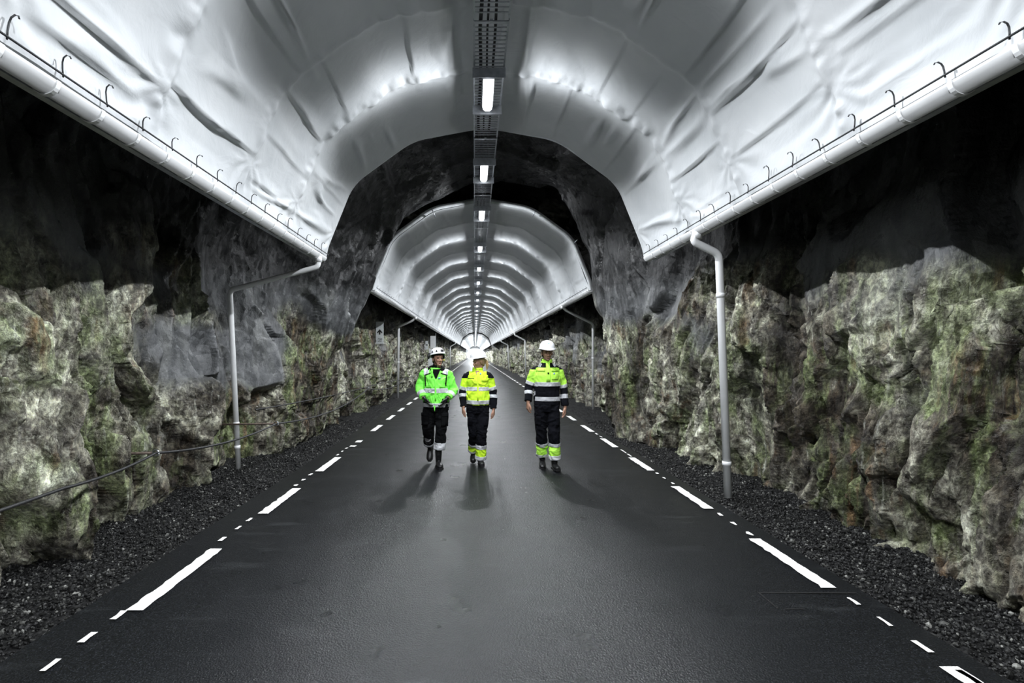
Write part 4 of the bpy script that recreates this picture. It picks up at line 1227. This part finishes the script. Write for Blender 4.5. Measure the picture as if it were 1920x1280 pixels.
def build_person(base, label, J, face, jk, tr):
    """J: joints in the local frame (feet at z=0, facing -y)"""
    a = {k: np.array(v, float) for k, v in J.items()}
    s = face['scale']; Rh = rot(*face['rot'])
    b = MB()
    sw = abs(a['sl'][0]); sz = a['sl'][2]; hz = a['hl'][2]
    limb(b, [(0, .01, hz - .06), (0, .0, hz + .05), (0, -.005, hz + .22), (0, 0, sz - .12), (0, .005, sz - .02), (0, .012, sz + .035)], [.13, .145, .125, .145, .11, .055], [.09, .10, .09, .105, .085, .055])
    hc = a['head']
    limb(b, [(0, .012, sz - .02), hc + Rh @ np.array([0, .012, -.09]), hc + Rh @ np.array([0, .012, -.02])], [.058 * s, .052 * s, .05 * s], n=16)
    head(b, hc, Rh, s, face.get('fem', False))
    for q, sg in (('l', -1), ('r', 1)):
        S, E, W = a['s' + q], a['e' + q], a['w' + q]
        limb(b, [S + np.array([-sg * .012, 0, -.02]), E, W], [.038, .034, .028])
        limb(b, [a['h' + q], a['k' + q], a['a' + q] + np.array([0, .012, 0])], [.085, .050, .030])
        if not tr.get('gloves'):
            hand(b, W + np.array(J['hoff_' + q]), rot(*J['hrot_' + q]), -sg, s * 1.08, J.get('curl', 1.0))
    V, Nn, F = voxel(b, .0042, 2)
    C = centers(V, F); L = (C - hc) @ Rh / s
    mi = np.zeros(len(F), int)
    lip = (np.abs(L[:, 0]) < .021) & (L[:, 2] > -.076) & (L[:, 2] < -.055) & (L[:, 1] < -.080)
    if face.get('stubble'):
        st = (L[:, 2] < -.048) & (L[:, 2] > -.13) & (L[:, 1] < .01) & (np.abs(L[:, 0]) < .07) & (np.linalg.norm(C - hc, axis=1) < .15)
        mi[st] = 2
    mi[lip] = 1
    person = link('person', mesh_np('person', V, F, [M['skin'], M['lips'], M['stubble']], mi), None, base)
    tag(person, label, 'person', 'workers walking towards the camera')
    def TH(p): return hc + Rh @ (np.array(p, float) * s)
    for sx in (-1, 1):
        m = MB(); ell(m, TH((sx * .028, -.078, .003)), (.0125 * s, .008 * s, .0065 * s), R_=Rh); m.build('eye', M['eye'], person, smooth=True)
        m = MB(); limb(m, [TH((sx * .012, -.088, .021)), TH((sx * .028, -.089, .026)), TH((sx * .045, -.076, .020))], [.003, .004, .003], n=6, steps=3); m.build('eyebrow', M['dark_hair'] if not face.get('fem') else M['blond_hair'], person, smooth=True)
    # hair
    hm = M['blond_hair'] if face['hair'] == 'blond' else M['dark_hair']
    m = MB(); ell(m, TH((0, .022, .026)), (.083 * s, .094 * s, .092 * s), R_=Rh)
    ell(m, TH((0, .045, -.030)), (.070 * s, .062 * s, .070 * s), R_=Rh)
    V2, N2, F2 = voxel(m, .006, 2)
    keep = ((V2 - hc) @ Rh / s)
    V2 = wrinkle(V2, N2, .003, 5, 30, (1, 1, .3))
    C2 = centers(V2, F2); L2 = (C2 - hc) @ Rh / s
    ok = (L2[:, 1] > -.02 + .9 * np.maximum(0, -L2[:, 2] - .0)) | (L2[:, 2] > .055)
    ff = [F2[i] for i in np.nonzero(ok)[0]]
    hair = link('hair', mesh_np('hair', V2, ff, [hm]), person)
    if face['hair'] == 'blond':
        m = MB(); limb(m, [TH((.0, .100, .015)), TH((.012, .140, -.02)), TH((.020, .140, -.09)), TH((.018, .120, -.15))], [.018, .026, .024, .008], n=12)
        ell(m, TH((0, .1, .0)), (.03, .03, .04))
        V3, N3, F3 = voxel(m, .005, 1); V3 = wrinkle(V3, N3, .005, 9, 26, (1, 1, .2)); o = link('ponytail', mesh_np('ponytail', V3, F3, [hm]), hair)
    helmet(person, hc, Rh, s, face['helmet'])
    # ---- trousers
    m = MB(); zt = hz + .10
    limb(m, [(0, 0, zt), (0, 0, hz + .0), (0, .005, hz - .09)], [tr['hip'] - .015, tr['hip'], tr['hip'] * .93], [.125, .135, .125], n=24)
    for q in 'lr':
        H, K, A_ = a['h' + q], a['k' + q], a['a' + q]; end = A_ + (K - A_) * tr['hem_' + q]
        limb(m, [H + np.array([0, 0, .0]), (H + K) / 2, K, (K + end) / 2, end], [tr['hip'] * .53, tr['thigh'], tr['knee'], tr['knee'] * .97, tr['cuff']], [.105, .105, tr['knee'] + .008, tr['knee'], tr['cuff'] + .005], n=20)
    V, Nn, F = voxel(m, .0065, 3); V = wrinkle(V, Nn, .016, 33 + int(sz * 100), 6.5, (1, 1, 1.3))
    aa = a
    def tz(C):
        z = np.zeros(len(C), int); un = np.zeros(len(C), int)
        for q in 'lr':
            K, A_ = aa['k' + q], aa['a' + q]; d = A_ - K; t = ((C - K) @ d) / (d @ d); Lq = np.linalg.norm(d)
            dist = np.linalg.norm(C - (K + np.clip(t, 0, 1)[:, None] * d), axis=1); ok = (dist < tr['knee'] + .05) & (t > .1)
            other = aa['k' + ('r' if q == 'l' else 'l')]; oa = aa['a' + ('r' if q == 'l' else 'l')]; d2 = oa - other
            t2 = np.clip(((C - other) @ d2) / (d2 @ d2), 0, 1); dist2 = np.linalg.norm(C - (other + t2[:, None] * d2), axis=1)
            ok &= dist <= dist2
            h = (1 - t) * Lq           # height above ankle along the shin
            for (lo, hi, v) in tr['zones_' + q]:
                k = ok & (h >= lo) & (h < hi); z[k] = v; un[k] = 1 if tr.get('hv_under') else 0
        return z, un
    trs = garment('trousers', V, Nn, F, tz, [tr['mat'], tr['hv']], person, [('reflective_band', M['silver'])])
    bt = bvh_of(V, F)
    for sx, q in ((-1, 'l'), (1, 'r')):
        H, K = a['h' + q], a['k' + q]; c = H * .45 + K * .55
        if tr.get('cargo'):
            patch(bt, c[0] + sx * .055 - .05, c[0] + sx * .055 + .05, c[2] - .09, c[2] + .09, tr['mat'], 'cargo_pocket', trs, .022)
            patch(bt, c[0] + sx * .055 - .052, c[0] + sx * .055 + .052, c[2] + .055, c[2] + .10, tr['mat'], 'pocket_flap', trs, .030)
        else:
            patch(bt, c[0] + sx * .05 - .035, c[0] + sx * .05 + .035, c[2] - .06, c[2] + .07, tr['mat'], 'cargo_pocket', trs, .010)
    # ---- boots
    for q in 'lr':
        yaw, pit = J['foot_' + q]; boot(person, a['a' + q], yaw, pit, tr.get('boot', 1.0), tr.get('shaft', .14))
    # ---- jacket
    m = MB()
    T_ = jk['torso']                                   # rows of (z, rx, ry, y)
    limb(m, [(0, r[3], r[0]) for r in T_], [r[1] for r in T_], [r[2] for r in T_], n=28, steps=4)
    for q, sg in (('l', -1), ('r', 1)):
        S, E, W = a['s' + q], a['e' + q], a['w' + q]; r = jk['sleeve']; W2 = E + (W - E) * jk.get('cuff_t', 1.0)
        limb(m, [S + np.array([-sg * .07, 0, .012]), S + np.array([sg * .005, 0, -.02]), (S + E) / 2, E, (E + W2) / 2, W2], [r[0] * .8, r[0], r[1], r[2], r[3], r[4]], [r[0] * .8, r[0] * 1.05, r[1], r[2], r[3], r[4]], n=18)
    for c in jk.get('collar', []):
        limb(m, [c[0], c[1]], [c[2], c[3]], [c[2] * 1.05, c[3] * 1.05], n=20)
    V, Nn, F = voxel(m, .0062, 3); V = wrinkle(V, Nn, jk['wr'], 60 + int(sz * 100), 7.5, (1, 1, .9))
    tx = np.array([[r[0], r[1]] for r in sorted(T_, key=lambda r: r[0])])
    def jz(C):
        half = np.interp(C[:, 2], tx[:, 0], tx[:, 1]); z = np.full(len(C), -1); un = np.zeros(len(C), int)
        tl, dl = seg_param(C, a['sl'], a['el'], a['wl']); tr_, dr = seg_param(C, a['sr'], a['er'], a['wr'])
        lft = C[:, 0] < 0; t = np.where(lft, tl, tr_); d = np.where(lft, dl, dr)
        arm = (np.abs(C[:, 0]) > half * .90) & (C[:, 2] < sz - .03) & (d < .10)
        if jk.get('fore_front'): arm |= (d < .075) & (t > 1.0) & (C[:, 1] < -.09)
        return jk['zone'](C, arm, t, lft)
    jac = garment('jacket', V, Nn, F, jz, jk['mats'], person, [('reflective_band', M['silver']), ('piping', M['black_cloth'])])
    return person, jac, bvh_of(V, F), trs, a

# ---- lone worker on the right -------------------------------------------------------------
def zone3(C, arm, t, lft):
    z = np.zeros(len(C), int); un = np.zeros(len(C), int)      # mats: 0 lime, 1 navy
    Z = C[:, 2]; T = ~arm
    z[T & (Z > 1.505)] = 1; z[T & (Z < 1.255)] = 1
    k = T & (Z < 1.292) & (Z > 1.228); z[k] = 100; un[k] = 1
    k = T & (Z < 1.075) & (Z > 1.012); z[k] = 100; un[k] = 1
    z[(Z > 1.475) & (np.abs(C[:, 0]) > .15)] = 1
    k = (Z > 1.575); z[k] = 0; z[(Z > 1.60) & (C[:, 1] > -.03)] = 1
    b = np.where(lft, .74, .86)
    z[arm & (t > b)] = 1
    k = arm & (t > b - .08) & (t < b + .10); z[k] = 100; un[k] = 1
    c = np.where(lft, 1.30, 1.36)
    k = arm & (t > c) & (t < c + .22); z[k] = 100; un[k] = 1
    return z, un
J3 = dict(head=(-.002, -.040, 1.722), sl=(-.186, .01, 1.468), sr=(.186, .01, 1.468), el=(-.262, .035, 1.21), er=(.258, .055, 1.20),
          wl=(-.285, -.065, 1.00), wr=(.268, -.005, .925), hoff_l=(0, 0, -.012), hoff_r=(0, 0, -.012), hrot_l=(20, 8, 0), hrot_r=(-15, 0, 0), curl=1.25,
          hl=(-.092, 0, .95), hr=(.092, 0, .95), kl=(-.078, .025, .53), kr=(.092, -.075, .53), al=(-.050, .145, .135), ar=(.112, -.02, .108),
          foot_l=(-6, 14), foot_r=(6, -3))
W3 = (1.072, 7.50, 0.0)
p3, j3, b3, t3, a3 = build_person(W3, 'person in a lime and navy jacket and white hard hat walking alone on the right', J3,
    dict(scale=1.02, rot=(3, 4, 0), hair='dark', helmet='peak', stubble=True),
    dict(torso=[(.955, .190, .135, .0), (1.03, .196, .14, 0), (1.15, .190, .138, 0), (1.30, .203, .14, 0), (1.39, .205, .14, 0), (1.46, .180, .125, .0), (1.525, .115, .105, .005), (1.555, .082, .09, .005)],
         sleeve=(.066, .066, .063, .060, .053), cuff_t=.95, wr=.011, zone=zone3, mats=[M['lime_hv'], M['navy']],
         collar=[((0, .012, 1.53), (0, -.008, 1.632), .086, .080)]),
    dict(hip=.185, thigh=.094, knee=.084, cuff=.088, hem_l=.09, hem_r=.12, mat=M['navy'], hv=M['lime_hv'], hv_under=True, boot=1.05,
         zones_l=[(0, .085, 100), (.085, .215, 1), (.215, .265, 100)], zones_r=[(0, .115, 100), (.115, .245, 1), (.245, .295, 100)]))
for sx in (-1, 1):
    patch(b3, sx * .118 - .018, sx * .118 + .018, 1.515, 1.585 if False else 1.56, M['silver'], 'reflective_strap', j3, .005, skew=-sx * .022)
    patch(b3, sx * .108 - .062, sx * .108 + .062, 1.455, 1.50, M['lime_hv'], 'pocket_flap', j3, .012)
patch(b3, -.028, .028, 1.08, 1.575, M['lime_hv'], 'front_placket', j3, .006) if False else patch(b3, -.028, .028, 1.30, 1.575, M['lime_hv'], 'front_placket', j3, .008)
patch(b3, .050, .150, 1.33, 1.43, M['lime_hv'], 'chest_pocket', j3, .010)
patch(b3, .076, .098, 1.408, 1.430, M['blue_badge'], 'blue_badge', j3, .014, 3, 3)
patch(b3, -.012, .012, 1.415, 1.437, M['black_cloth'], 'jacket_clip', j3, .016, 3, 3)

# ---- worker in the middle -----------------------------------------------------------------
def zone2(C, arm, t, lft):
    z = np.zeros(len(C), int); un = np.zeros(len(C), int)      # 0 yellow, 1 navy
    Z = C[:, 2]; T = ~arm
    k = T & (Z < 1.208) & (Z > 1.148); z[k] = 100; un[k] = 0
    k = T & (Z < 1.005) & (Z > .945); z[k] = 100; un[k] = 0
    sh = (np.abs(C[:, 0]) > .135) & (Z > 1.335) & (C[:, 1] > -.055); z[sh] = 1
    b = np.full(len(C), .78)
    z[arm & (t > b)] = 1
    k = arm & (t > b - .10) & (t < b + .09); z[k] = 100; un[k] = 1
    k = arm & (t > 1.18) & (t < 1.38); z[k] = 100; un[k] = 1
    return z, un
J2 = dict(head=(.010, -.020, 1.588), sl=(-.168, .01, 1.385), sr=(.168, .01, 1.385), el=(-.232, .035, 1.125), er=(.236, .04, 1.12),
          wl=(-.222, -.06, .895), wr=(.240, -.035, .865), hoff_l=(0, 0, -.006), hoff_r=(0, 0, -.006), hrot_l=(15, 10, 0), hrot_r=(-15, 8, 0), curl=1.4,
          hl=(-.085, 0, .90), hr=(.085, 0, .90), kl=(-.062, .02, .50), kr=(.060, -.06, .50), al=(-.068, .24, .175), ar=(.042, -.01, .105),
          foot_l=(-4, 32), foot_r=(8, -2))
W2 = (.048, 7.74, 0.0)
p2, j2, b2, t2, a2 = build_person(W2, 'person in a yellow jacket and white hard hat with blond ponytail, walking in the middle', J2,
    dict(scale=.97, rot=(-58, 10, 0), hair='blond', helmet='plain', fem=True),
    dict(torso=[(.935, .186, .150, .0), (1.0, .190, .152, 0), (1.06, .194, .152, -.005), (1.18, .178, .135, 0), (1.30, .182, .138, -.005), (1.37, .168, .12, .0), (1.42, .115, .10, .005), (1.45, .078, .085, .005)],
         sleeve=(.061, .062, .061, .058, .050), cuff_t=.97, wr=.014, zone=zone2, mats=[M['yellow_hv'], M['navy']],
         collar=[((0, .012, 1.43), (0, .0, 1.50), .078, .078)]),
    dict(hip=.178, thigh=.090, knee=.080, cuff=.082, hem_l=.05, hem_r=.0, mat=M['navy'], hv=M['yellow_hv'], hv_under=True, boot=.95,
         zones_l=[(0, .055, 100), (.055, .15, 1), (.15, .19, 100)], zones_r=[(-.1, .055, 100), (.055, .165, 1), (.165, .225, 100)]))
patch(b2, -.155, -.055, 1.335, 1.342, M['black_cloth'], 'pocket_zip', j2, .006, 6, 2)
patch(b2, .055, .155, 1.300, 1.335, M['yellow_hv'], 'pocket_flap', j2, .010)
patch(b2, -.012, .012, 1.0, 1.43, M['yellow_hv'], 'front_placket', j2, .006)
patch(b2, .030, .050, 1.395, 1.420, M['blue_badge'], 'blue_badge', j2, .010, 3, 3)
patch(b2, -.042, .022, 1.385, 1.452, M['lips'], 'undershirt', p2, .004, taper=.1)

# ---- worker on the left -------------------------------------------------------------------
def zone1(C, arm, t, lft):
    z = np.zeros(len(C), int); un = np.zeros(len(C), int)      # 0 green, 1 black
    Z = C[:, 2]; T = ~arm; X = np.abs(C[:, 0])
    k = T & (Z < 1.185) & (Z > 1.120); z[k] = 100; un[k] = 0
    z[T & (Z < .985 + .25 * (X - .12))] = 1
    z[T & (X > .10) & (Z < 1.03)] = 1
    k = T & (Z < .965) & (Z > .905); z[k] = 100; un[k] = 1
    k = (Z > 1.385) & (X > .105) & (X < .185) & (Z - .25 * X < 1.44) & (C[:, 1] < .02); z[k] = 100; un[k] = 0
    pp = T & (C[:, 1] < 0) & (((np.abs(X - (.150 + .10 * np.maximum(0, Z - 1.25))) < .008) & (Z < 1.385) & (Z > 1.22)) | ((np.abs(Z - (1.385 + .35 * (X - .16) * -1)) < .008) & (X > .075) & (X < .165)))
    z[pp] = 101
    k = arm & (t > 1.42) & (t < 1.74); z[k] = 100; un[k] = 0
    return z, un
J1_ = dict(head=(.028, -.030, 1.632), sl=(-.178, .01, 1.425), sr=(.178, .01, 1.425), el=(-.262, .03, 1.165), er=(.275, .03, 1.150),
          wl=(-.175, -.145, 1.045), wr=(.182, -.145, 1.040), hoff_l=(0, 0, 0), hoff_r=(0, 0, 0), hrot_l=(0, 0, 0), hrot_r=(0, 0, 0),
          hl=(-.095, 0, .93), hr=(.095, 0, .93), kl=(-.125, .0, .55), kr=(.078, -.11, .54), al=(-.115, .20, .245), ar=(.045, -.10, .110),
          foot_l=(-4, 52), foot_r=(14, 0))
W1 = (-.588, 7.72, 0.0)
p1, j1, b1, t1, a1 = build_person(W1, 'person in a bright green jacket with hands in its pockets, walking leftmost of the three', J1_,
    dict(scale=1.0, rot=(27, -3, 0), hair='dark', helmet='climb', stubble=False),
    dict(torso=[(.885, .195, .145, .0), (.95, .200, .15, 0), (1.05, .196, .15, 0), (1.20, .192, .145, 0), (1.33, .198, .142, 0), (1.40, .18, .125, .0), (1.46, .13, .11, .005), (1.49, .09, .095, .005)],
         sleeve=(.068, .069, .068, .062, .056), cuff_t=.93, wr=.015, zone=zone1, fore_front=True, mats=[M['green_hv'], M['black_cloth']]),
    dict(hip=.190, thigh=.100, knee=.088, cuff=.085, hem_l=.22, hem_r=.38, mat=M['black_cloth'], hv=M['green_hv'], gloves=True, cargo=True, boot=1.08, shaft=.24,
         zones_l=[(.0, .12, 100)], zones_r=[(.0, .265, 100)]))
for sg, q in ((-1, 'l'), (1, 'r')):
    m = MB(); hand(m, a1['w' + q] + np.array([-sg * .015, -.008, -.005]), rot(0, -12, sg * 36), -sg, 1.12, .9)
    V, Nn, F = voxel(m, .0045, 2); link('glove', mesh_np('glove', V, F, [M['black_leather']]), p1)['label'] = 'black work glove'
# high black collar with hood, black shirt front
m = MB()
rp = [(.100 * math.cos(t), .095 * math.sin(t) + .012, 1.475 - .030 * (-math.sin(t))) for t in np.linspace(-.30 * math.pi, 1.30 * math.pi, 22)]
limb(m, rp, [.034] * 22, [.030] * 22, n=12, steps=2)
V, Nn, F = voxel(m, .006, 2); V = wrinkle(V, Nn, .012, 91, 10); link('hood', mesh_np('hood', V, F, [M['black_cloth']]), j1)
limb_m = MB(); limb(limb_m, [(0, 0, 1.40), (.008, -.01, 1.50), (.012, -.015, 1.545)], [.075, .066, .060], [.085, .068, .062], n=20)
V, Nn, F = voxel(limb_m, .006, 2); V = wrinkle(V, Nn, .008, 93, 14, (1, 1, 2)); link('neck_gaiter', mesh_np('neck_gaiter', V, F, [M['black_cloth']]), p1)
patch(b1, -.060, .075, 1.33, 1.475, M['black_cloth'], 'shirt_front', p1, .010, taper=.08)
patch(b1, -.010, .014, 1.0, 1.345, M['green_hv'], 'front_placket', j1, .007)
patch(b1, -.145, -.060, 1.205, 1.245, M['green_hv'], 'pocket_flap', j1, .012)
patch(b1, .065, .145, 1.205, 1.240, M['green_hv'], 'pocket_flap', j1, .012)
patch(b1, -.062, -.040, 1.36, 1.47, M['green_hv'], 'collar_edge', j1, .022)
patch(b1, .040, .075, 1.335, 1.352, M['blue_badge'], 'blue_badge', j1, .010, 3, 3)
m = MB(); m.add([(-.030, -.158, .93), (.0, -.160, .93), (-.008, -.162, .845)], [(0, 1, 2), (2, 1, 0)]); 
limb(m, [(-.012, -.155, .925), (-.014, -.160, .86)], [.014, .004], [.003, .003], n=8); m.build('loose_strap', M['green_hv'], j1, smooth=True)
